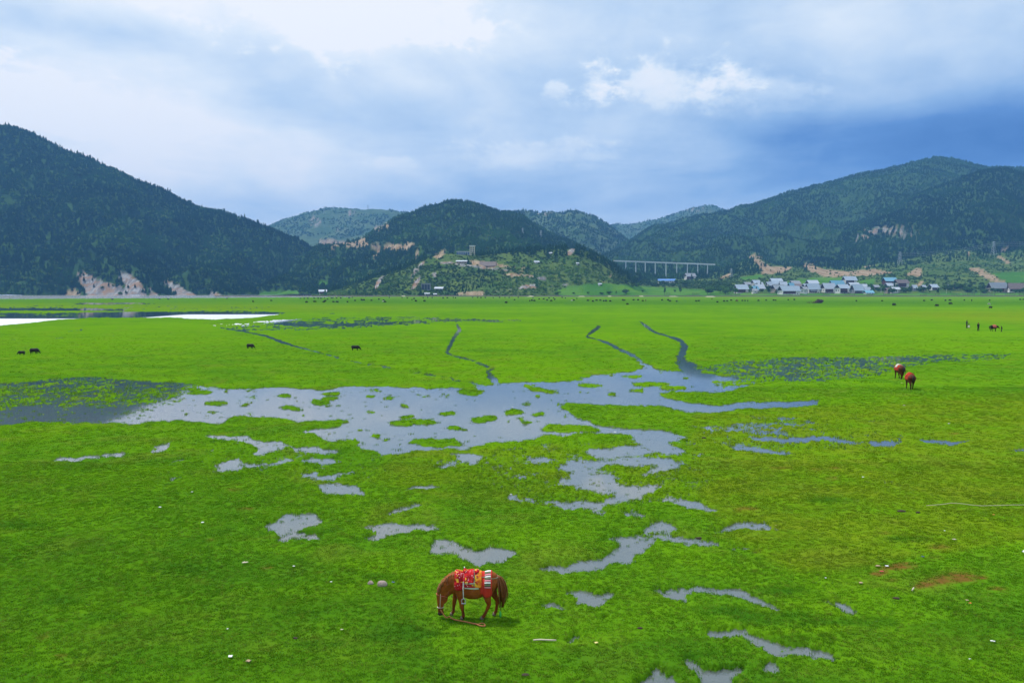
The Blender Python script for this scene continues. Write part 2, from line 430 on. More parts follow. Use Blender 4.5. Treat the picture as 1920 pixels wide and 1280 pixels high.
    for e in [(1760, 1030, 22, 5), (1400, 957, 26, 4), (1560, 900, 13, 3), (1530, 882, 14, 3), (1565, 880, 12, 2.5), (500, 1068, 12, 3.5), (120, 1237, 17, 4), (80, 1200, 11, 4), (1657, 1004, 10, 3), (460, 957, 17, 2.5), (440, 922, 14, 2),
              (1670, 1093, 15, 4), (1755, 1050, 14, 3), (1870, 1108, 20, 4), (600, 1075, 8, 2), (1465, 880, 24, 2.5), (1790, 815, 10, 2), (1420, 1036, 10, 2), (395, 1018, 8, 2)]:
        ell(soil, *e, val=0.8)
    # paler, drier sward
    fill(red, [(1560, 587), (1700, 585), (1920, 583), (2400, 582), (2400, 607), (1920, 606), (1780, 600), (1640, 594)], 0.75)
    fill(red, [(600, 556), (900, 555), (1100, 556), (1500, 556), (1900, 559), (1900, 562), (1300, 560.5), (900, 561), (650, 559)], 0.7)
    fill(red, [(480, 571), (600, 570), (900, 574), (700, 584), (400, 582), (-500, 578), (-500, 568)], 0.55)
    fill(red, [(1300, 780), (1920, 740), (2400, 760), (2400, 1010), (1900, 1020), (1500, 1080), (1350, 1000), (1280, 880)], 0.62)
    fill(red, [(740, 840), (1250, 830), (1300, 930), (900, 960), (700, 900)], 0.35)
    lush = canvas()
    fill(lush, [(560, 560.5), (1000, 561), (1500, 562), (2400, 563), (2400, 574), (1500, 573), (1100, 572), (700, 571), (560, 568)], 0.8)
    fill(lush, [(-500, 562), (560, 560), (560, 569), (-500, 566)], 0.5)
    fill(lush, [(-500, 1010), (380, 1010), (760, 1090), (820, 1240), (1300, 1200), (1420, 1200), (2400, 1110), (2400, 1409), (-500, 1409)], 0.55)
    fill(lush, [(-500, 850), (500, 860), (700, 1000), (380, 1015), (-500, 1012)], 0.25)
    for e in [(115, 1133, 40, 9), (180, 1160, 60, 9), (330, 1070, 70, 12), (740, 1190, 90, 16), (600, 1210, 60, 10), (40, 985, 60, 10), (430, 900, 30, 4), (715, 1085, 30, 6), (1480, 1165, 110, 16), (1620, 1170, 70, 10), (1350, 1150, 60, 10), (1330, 1235, 50, 10), (1460, 1112, 50, 7), (580, 1000, 60, 6), (900, 1085, 60, 6), (1560, 940, 60, 5), (1700, 1013, 40, 6)]:
        ell(lush, *e, val=0.95)
    near = sstep(760, 1000, np.arange(CH) + CY0)[:, None].astype(np.float32)
    mid = sstep(690, 725, np.arange(CH) + CY0)[:, None].astype(np.float32)
    wat = (blur(wat, 2, 1) * (1 - 0.4 * mid) + blur(wat, 8, 2) * 0.4 * mid) * (1 - near) + (0.6 * blur(wat, 4, 2) + 0.4 * blur(wat, 11, 5)) * near
    return wat, blur(soil, 4, 1), blur(red, 14, 4), blur(lush, 12, 3)

WAT, SOIL, DRY, LUSH = ground_masks()

def ground_field(x, y):
    """height of the meadow and its wetness at world points"""
    dist = np.hypot(x, y)
    # wandering, ragged shores: the outline is looked up at a slightly displaced point
    k = np.clip(dist / 32, 0.6, 4.0) * (1 - 0.82 * sstep(75, 130, dist))
    wx = k * (0.42 * fbm(x / (1.5 * k), y / (2.2 * k), 4, 300, 0.62)); wy = k * (0.95 * fbm(x / (1.9 * k), y / (2.2 * k), 4, 320, 0.62))
    px, py = to_px(x + wx, y + wy, np.zeros_like(x))
    m = sample(WAT, px, py)
    far = sstep(60, 300, dist)
    nz = 0.55 * fbm(x / 1.3, y / 1.3, 3, 20) + 0.45 * fbm(x / 0.35, y / 0.35, 2, 40)
    nf = 0.6 * fbm(x / 9, y / 16, 3, 60) + 0.4 * fbm(x / 3, y / 5, 2, 70)
    nz = nz + 0.5 * fbm(x / 0.16, y / 0.16, 2, 45) * (1 - sstep(30, 70, dist))
    n = nz * (1 - far) + nf * far
    edge = np.clip(m * 6, 0, 1)
    marsh = sstep(0.30, 0.45, m) * (1 - sstep(0.72, 0.9, m))
    nm = 0.5 * fbm(x / 2.6, y / 5.5, 3, 160) + 0.7 * fbm(x / 0.7, y / 1.6, 2, 170)
    g = m + edge * n * (0.55 - 0.25 * sstep(60, 140, dist)) + marsh * nm * 0.42 * (1 - 0.4 * far)
    slope = 0.11 + 0.11 * sstep(35, 80, dist)
    # blades and tussocks breaking the surface along every shore
    rim = np.clip(4 * m * (1 - m), 0, 1) * (1 - sstep(100, 160, dist))
    g = g + rim * 0.42 * (perlin(x / 0.055, y / 0.11, 500) + 0.6 * perlin(x / 0.13, y / 0.24, 510))
    isl = sstep(0.42, 0.60, fbm(x / 1.5, y / 3.4, 4, 340, 0.6)) * sstep(0.8, 0.95, m) * sstep(38, 55, dist) * (1 - sstep(105, 130, dist))
    g = g - 0.75 * isl
    z = np.clip((0.5 - g) * slope, -0.055 + 0.03 * marsh, 0.075)
    land = np.clip((0.42 - g) / 0.3, 0, 1)
    rel = 0.5 + fbm(x / 7, y / 7, 3, 80) * 0.6 + 0.30 * fbm(x / 1.6, y / 1.6, 3, 90)
    z = z + land * np.clip(rel, -0.2, 2) * 0.085
    return z, g, m

def build_ground():
    rows = list(np.arange(1420, 800, -1.5)) + list(np.arange(800, 600, -1.25)) + list(np.arange(600, 563, -0.9)) + list(np.arange(563, 550.6, -0.45))
    ys = np.array([on_plane(960, r)[1] for r in rows])
    ys = np.concatenate([[6.0, 9, 12], ys, [3000, 5000, 9000]])
    ux = np.concatenate([np.linspace(-2600, -1250, 60)[:-1], np.linspace(-1250, -1000, 60)[:-1], np.arange(-1000, 1000.1, 2.3), np.linspace(1000, 1250, 60)[1:], np.linspace(1250, 2600, 60)[1:]]) / F
    X = ys[:, None] * ux[None, :]
    Y = np.repeat(ys[:, None], len(ux), 1)
    z, g, m = ground_field(X.ravel(), Y.ravel())
    px, py = to_px(X.ravel(), Y.ravel(), np.zeros(X.size))
    soil = sample(SOIL, px, py); dry = sample(DRY, px, py)
    z = np.where(Y.ravel() > 2200, -1.5, z)
    P = np.stack([X, Y, z.reshape(X.shape)], -1)
    me = grid_mesh('meadow', P, MAT['ground'])
    set_attr(me, 'cover', np.stack([soil, dry, np.clip((g - 0.3) / 0.7, 0, 1), sample(LUSH, px, py)], 1))
    o = link(bpy.data.objects.new('meadow', me))
    tag(o, 'bright green flat wet meadow filling the valley floor', kind='structure')
    # the same ground carried on behind and beside the viewpoint
    v = [(-9000, 6, 0.05), (9000, 6, 0.05), (9000, -6000, 0.05), (-9000, -6000, 0.05)]
    me2 = bpy.data.meshes.new('meadow_behind'); me2.from_pydata(v, [], [(0, 3, 2, 1)])
    me2.materials.append(MAT['ground'])
    o2 = link(bpy.data.objects.new('meadow_behind', me2)); tag(o2, 'green meadow behind the viewpoint', kind='structure')
    # standing water: one level sheet that the meadow dips into
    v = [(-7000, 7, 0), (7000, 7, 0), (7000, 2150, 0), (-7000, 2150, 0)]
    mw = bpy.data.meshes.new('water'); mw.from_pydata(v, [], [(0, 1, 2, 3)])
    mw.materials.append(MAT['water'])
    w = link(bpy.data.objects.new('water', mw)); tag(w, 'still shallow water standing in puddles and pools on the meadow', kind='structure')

# ------------------------------------------------------------------ ground materials
MAT = {}
def grass_color(t, pos):
    a = t.noise(pos, 0.018, 3, 0.55)
    b = t.noise(pos, 0.16, 4, 0.6, 0.4)
    c = t.noise(pos, 1.1, 4, 0.65, 0.3)
    e = t.noise(pos, 9.0, 3, 0.7)
    # flattened tussocks: stretched streaks
    d = t.noise(pos, 0.30, 3, 0.55, 0.6)
    base = t.mix(t.step(b, 0.28, 0.72), (0.074, 0.205, 0.008), (0.122, 0.272, 0.006))
    base = t.mix(t.m('MULTIPLY', t.step(a, 0.42, 0.62), 0.55), base, (0.140, 0.305, 0.003))
    base = t.mix(t.m('MULTIPLY', t.step(d, 0.50, 0.72), 0.50), base, (0.160, 0.215, 0.020))
    base = t.mix(t.m('MULTIPLY', t.step(c, 0.55, 0.78), 0.22), base, (0.030, 0.125, 0.008))
    base = t.mix(t.m('MULTIPLY', t.step(e, 0.55, 0.78), 0.16), base, (0.180, 0.270, 0.045))
    return base, c, e

def materials_ground():
    m, t, out = new_mat('meadow_grass_ground')
    pos = t.n('ShaderNodeNewGeometry').outputs['Position']
    g, c, e = grass_color(t, pos)
    at = t.attr('cover')
    s = t.n('ShaderNodeSeparateColor', {0: at.outputs['Color']}).outputs
    g = t.mix(t.m('MULTIPLY', s[1], t.step(t.noise(pos, 0.35, 4, 0.6), 0.25, 0.7)), g, (0.185, 0.220, 0.012))
    g = t.mix(t.m('MULTIPLY', at.outputs['Alpha'], t.step(t.noise(pos, 0.6, 4, 0.6), 0.2, 0.62)), g, (0.040, 0.138, 0.007))
    soilc = t.mix(t.noise(pos, 3.0, 5, 0.7), (0.210, 0.085, 0.025), (0.120, 0.100, 0.018))
    g = t.mix(t.m('MULTIPLY', s[0], t.step(t.noise(pos, 2.2, 4, 0.7), 0.28, 0.6)), g, soilc)
    yy = t.n('ShaderNodeSeparateXYZ', {0: pos}).outputs[1]
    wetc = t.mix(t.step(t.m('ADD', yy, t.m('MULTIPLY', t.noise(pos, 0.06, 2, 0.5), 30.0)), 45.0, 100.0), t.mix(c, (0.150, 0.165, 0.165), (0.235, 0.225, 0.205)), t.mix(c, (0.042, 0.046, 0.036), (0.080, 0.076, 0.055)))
    g = t.mix(t.m('MULTIPLY', t.step(s[2], 0.22, 0.36), 0.45), g, (0.095, 0.110, 0.030))
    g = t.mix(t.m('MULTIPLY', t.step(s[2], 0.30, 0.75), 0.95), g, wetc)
    b = t.n('ShaderNodeBsdfDiffuse', {'Color': g, 'Roughness': 0.5})
    hn = t.m('ADD', t.m('MULTIPLY', e, 0.5), t.noise(pos, 30.0, 2, 0.6))
    bp = t.n('ShaderNodeBump', {'Strength': 0.3, 'Distance': 0.03, 'Height': hn})
    t.t.links.new(bp.outputs[0], b.inputs['Normal'])
    t.t.links.new(b.outputs[0], out.inputs[0])
    MAT['ground'] = m
    # water
    m, t, out = new_mat('shallow_water')
    pos = t.n('ShaderNodeNewGeometry').outputs['Position']
    yy = t.n('ShaderNodeSeparateXYZ', {0: pos}).outputs[1]
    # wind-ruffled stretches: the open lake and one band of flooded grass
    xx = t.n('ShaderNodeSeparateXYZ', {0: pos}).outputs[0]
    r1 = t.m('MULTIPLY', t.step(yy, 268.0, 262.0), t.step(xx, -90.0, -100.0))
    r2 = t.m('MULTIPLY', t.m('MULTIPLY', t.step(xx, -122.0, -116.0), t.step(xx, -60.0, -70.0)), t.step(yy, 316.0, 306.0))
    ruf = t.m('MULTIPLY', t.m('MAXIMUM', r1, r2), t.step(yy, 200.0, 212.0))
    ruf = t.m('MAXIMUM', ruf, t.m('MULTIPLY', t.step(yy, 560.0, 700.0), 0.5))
    rip = t.noise(pos, 2.2, 3, 0.5)
    bp = t.n('ShaderNodeBump', {'Strength': t.m('ADD', 0.05, t.m('MULTIPLY', ruf, 0.6)), 'Distance': t.m('ADD', 0.02, t.m('MULTIPLY', ruf, 0.25)), 'Height': rip})
    gl = t.n('ShaderNodeBsdfGlossy', {'Color': (1, 1, 1, 1), 'Roughness': t.m('ADD', 0.03, t.m('MULTIPLY', ruf, 0.30)), 'Normal': bp.outputs[0]})
    clear_ = t.n('ShaderNodeBsdfTransparent', {'Color': (0.84, 0.90, 0.90, 1)})
    silt_sheen = t.n('ShaderNodeBsdfDiffuse', {'Color': t.mix(ruf, (0.195, 0.232, 0.238), (0.21, 0.23, 0.23))})  # silt in near puddles; on ruffled stretches, sky reflection painted as pale diffuse
    body = t.n('ShaderNodeMixShader', {0: t.m('MAXIMUM', t.m('ADD', 0.06, t.m('MULTIPLY', t.step(yy, 85.0, 45.0), 0.24)), t.m('MULTIPLY', ruf, 0.95)), 1: clear_.outputs[0], 2: silt_sheen.outputs[0]})
    fr = t.n('ShaderNodeFresnel', {'IOR': 1.45})
    mx = t.n('ShaderNodeMixShader', {0: fr.outputs[0], 1: body.outputs[0], 2: gl.outputs[0]})
    t.t.links.new(mx.outputs[0], out.inputs[0])
    MAT['water'] = m
    # grass blades
    m, t, out = new_mat('grass_blade')
    pos = t.n('ShaderNodeNewGeometry').outputs['Position']
    g, c, e = grass_color(t, pos)
    rnd = t.n('ShaderNodeObjectInfo').outputs['Random']
    tn = t.n('ShaderNodeSeparateXYZ', {0: t.n('ShaderNodeAttribute', attribute_name='tone', attribute_type='INSTANCER').outputs['Vector']}).outputs
    g = t.mix(t.m('MULTIPLY', tn[1], 0.7), g, (0.170, 0.215, 0.010))
    g = t.mix(t.m('MULTIPLY', tn[2], 0.75), g, (0.044, 0.148, 0.007))
    g = t.mix(t.m('MULTIPLY', tn[0], 0.6), g, (0.200, 0.130, 0.020))
    g = t.mix(t.m('MULTIPLY', t.step(rnd, 0.72, 0.95), 0.6), g, (0.215, 0.250, 0.035))
    g = t.mix(t.m('MULTIPLY', t.step(rnd, 0.30, 0.05), 0.35), g, (0.040, 0.150, 0.008))
    b = t.n('ShaderNodeBsdfDiffuse', {'Color': g})
    tr = t.n('ShaderNodeBsdfTranslucent', {'Color': g})
    mx = t.n('ShaderNodeMixShader', {0: 0.35, 1: b.outputs[0], 2: tr.outputs[0]})
    t.t.links.new(mx.outputs[0], out.inputs[0])
    MAT['blade'] = m
materials_ground()
build_ground()

# ------------------------------------------------------------------ scattering of uncountable vegetation
def scatter(name, pts, rot, scl, idx, protos, label, cat=None, tone=None):
    me = bpy.data.meshes.new(name)
    n = len(pts)
    me.vertices.add(n)
    me.vertices.foreach_set('co', np.asarray(pts, np.float32).reshape(-1))
    def at(nm, typ, key, v):
        a = me.attributes.new(nm, typ, 'POINT'); a.data.foreach_set(key, v.reshape(-1))
    at('turn', 'FLOAT_VECTOR', 'vector', np.asarray(rot, np.float32))
    at('size', 'FLOAT_VECTOR', 'vector', np.asarray(scl, np.float32))
    at('sort', 'INT', 'value', np.asarray(idx, np.int32))
    if tone is not None:
        at('tone', 'FLOAT_VECTOR', 'vector', np.asarray(tone, np.float32))
    o = link(bpy.data.objects.new(name, me))
    ng = bpy.data.node_groups.new(name, 'GeometryNodeTree')
    ng.interface.new_socket('Geometry', in_out='INPUT', socket_type='NodeSocketGeometry')
    ng.interface.new_socket('Geometry', in_out='OUTPUT', socket_type='NodeSocketGeometry')
    nd, lk = ng.nodes, ng.links
    gi = nd.new('NodeGroupInput'); go = nd.new('NodeGroupOutput')
    def na(nm, typ):
        q = nd.new('GeometryNodeInputNamedAttribute'); q.data_type = typ; q.inputs[0].default_value = nm
        return q.outputs[0]
    tr, sz, so = na('turn', 'FLOAT_VECTOR'), na('size', 'FLOAT_VECTOR'), na('sort', 'INT')
    e2r = nd.new('FunctionNodeEulerToRotation'); lk.new(tr, e2r.inputs[0])
    jn = nd.new('GeometryNodeJoinGeometry')
    for i, p in enumerate(protos):
        cmpn = nd.new('FunctionNodeCompare'); cmpn.data_type = 'INT'; cmpn.operation = 'EQUAL'
        ii = [s for s in cmpn.inputs if s.enabled] if False else None
        lk.new(so, cmpn.inputs[2]); cmpn.inputs[3].default_value = i
        oi = nd.new('GeometryNodeObjectInfo'); oi.inputs['Object'].default_value = p
        oi.inputs['As Instance'].default_value = True
        ip = nd.new('GeometryNodeInstanceOnPoints')
        lk.new(gi.outputs[0], ip.inputs['Points'])
        lk.new(cmpn.outputs[0], ip.inputs['Selection'])
        lk.new(oi.outputs['Geometry'], ip.inputs['Instance'])
        lk.new(e2r.outputs[0], ip.inputs['Rotation'])
        lk.new(sz, ip.inputs['Scale'])
        lk.new(ip.outputs[0], jn.inputs[0])
    lk.new(jn.outputs[0], go.inputs[0])
    md = o.modifiers.new('scatter', 'NODES'); md.node_group = ng
    tag(o, label, cat, kind='stuff')
    return o
def proto(name, verts, faces, mats, fm=None, smooth=False):
    me = bpy.data.meshes.new(name)
    me.from_pydata(verts, [], faces)
    for m in mats:
        me.materials.append(m)
    if fm:
        me.polygons.foreach_set('material_index', np.asarray(fm, np.int32))
    if smooth:
        me.polygons.foreach_set('use_smooth', np.ones(len(faces), bool))
    me.update()
    return bpy.data.objects.new(name, me)      # a pattern only: never linked to the scene

def tuft(seed, nb=11, h=0.07, spread=0.075):
    r = random.Random(seed); V, Fc = [], []
    for i in range(nb):
        a = r.uniform(0, 6.283); rr = spread * math.sqrt(r.random())
        bx, by = rr * math.cos(a), rr * math.sin(a)
        ta = r.uniform(0, 6.283); lean = r.uniform(0.45, 1.3); hh = h * r.uniform(0.5, 1.25); w = r.uniform(0.004, 0.008)
        dx, dy = math.cos(ta), math.sin(ta); sx, sy = -dy * w, dx * w
        k = len(V)
        V += [(bx - sx, by - sy, -0.01), (bx + sx, by + sy, -0.01),
              (bx + dx * hh * lean * .35 + sx * .8, by + dy * hh * lean * .35 + sy * .8, hh * .6), (bx + dx * hh * lean * .35 - sx * .8, by + dy * hh * lean * .35 - sy * .8, hh * .6),
              (bx + dx * hh * lean, by + dy * hh * lean, hh * (1.0 - 0.2 * lean))]
        Fc += [(k, k + 1, k + 2, k + 3), (k + 3, k + 2, k + 4)]
    return proto('grass_tuft_pattern', V, Fc, [MAT['blade']])

def build_grass():
    protos = [tuft(1, 12, 0.042, 0.085), tuft(2, 15, 0.036, 0.10), tuft(3, 10, 0.050, 0.07), tuft(4, 13, 0.032, 0.11)]
    P, S, K, TN = [], [], [], []
    for d0, d1, dens, sc in ((12.5, 27, 150, 0.9), (27, 42, 85, 1.15), (42, 75, 24, 1.75), (75, 190, 3.6, 2.8)):
        half = 0.76
        area = half * (d1 * d1 - d0 * d0)
        n = int(area * dens)
        y = np.sqrt(rng.uniform(d0 * d0, d1 * d1, n)); x = y * rng.uniform(-half, half, n)
        z, g, m = ground_field(x, y)
        px, py = to_px(x, y, z)
        so = sample(SOIL, px, py)
        keep = rng.random(n) > so * 0.75
        wetp = np.exp(-np.maximum(g - 0.5, 0) / 0.17) * np.clip(0.42 + 0.9 * fbm(x / 1.1, y / 1.6, 2, 400), 0.02, 0.8)
        keep &= ~((z < 0.0) & (rng.random(n) > wetp * (1 - 0.75 * sstep(38, 60, y))))
        keep &= rng.random(n) > sstep(70, 190, y) * 1.0
        clump = fbm(x / 2.2, y / 2.2, 3, 120)
        TN.append(np.stack([so, sample(DRY, px, py), sample(LUSH, px, py)], 1)[keep])
        x, y, z, clump = x[keep], y[keep], z[keep], clump[keep]
        P.append(np.stack([x, y, z], 1))
        s = sc * rng.uniform(0.6, 1.25, len(x))
        hz = s * np.clip(0.7 + 0.45 * clump, 0.4, 1.2)
        hz = np.where(z < 0.012, np.maximum(hz, sc * 0.9) * (1.9 + np.clip(-z, 0, 0.06) * 9), hz)
        S.append(np.stack([s, s, hz / (sc ** 0.5)], 1))
        K.append(rng.integers(0, 4, len(x)))
    P = np.concatenate(P); S = np.concatenate(S); K = np.concatenate(K)
    rot = np.zeros((len(P), 3)); rot[:, 2] = rng.uniform(0, 6.283, len(P))
    scatter('grass', P, rot, S, K, protos, 'short grazed grass blades growing all over the near meadow', 'grass', np.concatenate(TN))
    return len(P)
N_GRASS = build_grass()

# ================================================================== mountains and slopes
def forest_ground_mat(name, gcol, gcol2, rockc=(0.34, 0.33, 0.32), scale=0.02):
    m, t, out = new_mat(name)
    pos = t.n('ShaderNodeNewGeometry').outputs['Position']
    a = t.noise(pos, scale, 5, 0.65)
    b = t.noise(pos, scale * 9, 4, 0.65)
    g = t.mix(t.step(a, 0.35, 0.65), gcol, gcol2)
    g = t.mix(t.m('MULTIPLY', t.step(b, 0.45, 0.7), 0.6), g, tuple(v * 0.45 for v in gcol))
    s = t.n('ShaderNodeSeparateColor', {0: t.attr('cover').outputs['Color']}).outputs
    str_ = t.n('ShaderNodeCombineXYZ', {0: t.n('ShaderNodeSeparateXYZ', {0: pos}).outputs[0], 1: 0.0, 2: t.m('MULTIPLY', t.n('ShaderNodeSeparateXYZ', {0: pos}).outputs[2], 0.35)}).outputs[0]
    rk = t.noise(str_, 0.12, 6, 0.7, 0.6)
    soilc = t.mix(t.step(rk, 0.35, 0.65), (0.215, 0.140, 0.068), (0.365, 0.285, 0.185))
    rockcol = t.mix(t.step(rk, 0.38, 0.62), tuple(v * 0.40 for v in rockc), rockc)
    rockcol = t.mix(t.step(t.noise(pos, 0.05, 4, 0.65), 0.44, 0.60), rockcol, (0.270, 0.175, 0.110))
    fieldc = t.mix(t.step(t.noise(pos, 0.012, 2, 0.5), 0.4, 0.6), (0.050, 0.150, 0.012), (0.085, 0.195, 0.018))
    g = t.mix(s[2], g, fieldc)
    g = t.mix(s[0], g, soilc)
    g = t.mix(s[1], g, rockcol)
    bsdf = t.n('ShaderNodeBsdfDiffuse', {'Color': g})
    bp = t.n('ShaderNodeBump', {'Strength': 0.6, 'Distance': 3.0, 'Height': t.m('ADD', b, t.m('MULTIPLY', rk, s[1]))})
    t.t.links.new(bp.outputs[0], bsdf.inputs['Normal'])
    t.t.links.new(bsdf.outputs[0], out.inputs[0])
    return m
MAT['forest_floor'] = forest_ground_mat('forest_floor', (0.028, 0.066, 0.016), (0.048, 0.098, 0.020))
MAT['scrub_floor'] = forest_ground_mat('scrub_floor', (0.050, 0.105, 0.018), (0.110, 0.160, 0.034), scale=0.03)
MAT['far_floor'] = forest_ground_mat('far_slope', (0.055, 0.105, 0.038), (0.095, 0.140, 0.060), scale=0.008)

def land_masks():
    soil, rock, field = canvas(), canvas(), canvas()
    fill(rock, [(762, 522), (790, 490), (800, 487), (793, 499), (772, 524)], 0.5)
    for p in [[(143, 507), (160, 512), (182, 522), (200, 531), (215, 556), (165, 556), (150, 530)], [(222, 512), (246, 515), (264, 531), (277, 556), (225, 556), (236, 535), (221, 522)],
              [(303, 523), (330, 533), (352, 545), (374, 556), (330, 556), (318, 540)], [(280, 540), (300, 556), (282, 556)], [(395, 546), (422, 556), (390, 556)], [(190, 530), (225, 532), (240, 556), (205, 556)],
              [(808, 514), (822, 507), (816, 521)], [(700, 540), (712, 520), (722, 515), (705, 545)], [(775, 530), (790, 515), (783, 535), (770, 545)],
              [(968, 541), (985, 533), (1012, 531), (1005, 541)], [(1063, 470), (1083, 462), (1072, 478), (1062, 479)], [(968, 516), (990, 515), (1025, 521), (1022, 526), (1000, 520)],
              ]:
        fill(rock, p)
    for p in [[(135, 540), (155, 552), (118, 557)], [(597, 451), (625, 449), (650, 455), (680, 451), (702, 461), (724, 467), (690, 464), (640, 462), (606, 463)], [(700, 429), (728, 417), (729, 424), (703, 435)], [(670, 456), (676, 446), (687, 441), (683, 453)],
              [(722, 462), (745, 458), (776, 455), (779, 466), (745, 470), (720, 468)], [(698, 480), (712, 470), (716, 472), (704, 482)], [(776, 478), (784, 472), (786, 480)], [(812, 481), (830, 470), (843, 471), (822, 485)],
              [(880, 487), (905, 490), (932, 495), (926, 503), (885, 498)], [(940, 515), (966, 512), (985, 516), (960, 520)], [(855, 549), (905, 545), (907, 553), (858, 553)], [(925, 494), (990, 503), (985, 505), (925, 498)],
              [(1383, 489), (1421, 477), (1424, 487), (1447, 500), (1487, 501), (1472, 510), (1446, 514), (1430, 514), (1419, 495), (1408, 488)], [(1503, 498), (1520, 496), (1546, 505), (1590, 509), (1640, 504), (1677, 512), (1627, 517), (1550, 519), (1520, 510)],
              [(1698, 515), (1718, 502), (1729, 504), (1729, 519)], [(1710, 536), (1733, 524), (1729, 535)], [(1343, 523), (1371, 511), (1369, 518), (1350, 524)], [(1865, 477), (1876, 480), (1899, 495), (1888, 495)],
              [(1815, 504), (1835, 501), (1852, 511), (1887, 530), (1874, 534), (1835, 515)], [(1872, 465), (1889, 462), (1890, 470), (1873, 472)], [(1620, 500), (1642, 494), (1640, 497), (1622, 503)], [(1812, 482), (1817, 467), (1819, 470), (1815, 483)],
              [(1140, 520), (1146, 514), (1148, 521)]]:
        fill(soil, p)
    stroke(rock, [(812, 494, 4), (840, 492, 6), (870, 497, 6), (900, 501, 6), (940, 506, 5), (992, 510, 3)])
    stroke(rock, [(905, 550, 2), (960, 543, 2.4), (1020, 538, 2.4), (1066, 533, 2)])
    stroke(rock, [(1120, 530, 2), (1200, 527, 2)], 0.7)
    for p in [[(1858, 512), (1920, 509), (2300, 500), (2300, 532), (1920, 532), (1890, 531)], [(1385, 521), (1432, 513), (1427, 522), (1392, 524)], [(1040, 546), (1070, 536), (1130, 531), (1210, 536), (1290, 541), (1400, 549), (1400, 557), (1040, 557)],
              [(1600, 528), (1642, 522), (1640, 534)], [(1400, 551), (1920, 549), (2400, 548), (2400, 558), (1400, 558)], [(1470, 528), (1530, 520), (1600, 522), (1560, 532), (1480, 533)], [(590, 533), (615, 529), (616, 536), (594, 539)], [(500, 545), (560, 545), (560, 553), (480, 553)]]:
        fill(field, p)
    for q in ([(1085, 544, 1.6), (1150, 545, 1.6), (1215, 547, 1.4)], [(1130, 537, 1.4), (1210, 541, 1.8), (1300, 547, 1.6)], [(1200, 551.5, 1.5), (1320, 552, 1.5), (1400, 552.5, 1.5)], [(1060, 549.5, 1.5), (1130, 550, 1.5)], [(1170, 536, 1.2), (1290, 541, 1.5)]):
        stroke(field, q, 0.0)
    for e in [(1660, 434, 46, 8, .55), (1700, 445, 25, 4, .5), (1620, 446, 20, 5, .55), (1740, 345, 26, 6, .6), (1500, 375, 20, 4, .35), (1020, 400, 18, 5, .5), (590, 415, 16, 9, .5), (660, 400, 20, 6, .3), (640, 432, 16, 6, .4), (1200, 405, 20, 5, .3), (1300, 392, 24, 6, .4)]:
        ell(rock, *e[:4], val=e[4])
    return blur(soil, 1, 1), blur(rock, 1, 1), blur(field, 1, 1)
LSOIL, LROCK, LFIELD = land_masks()

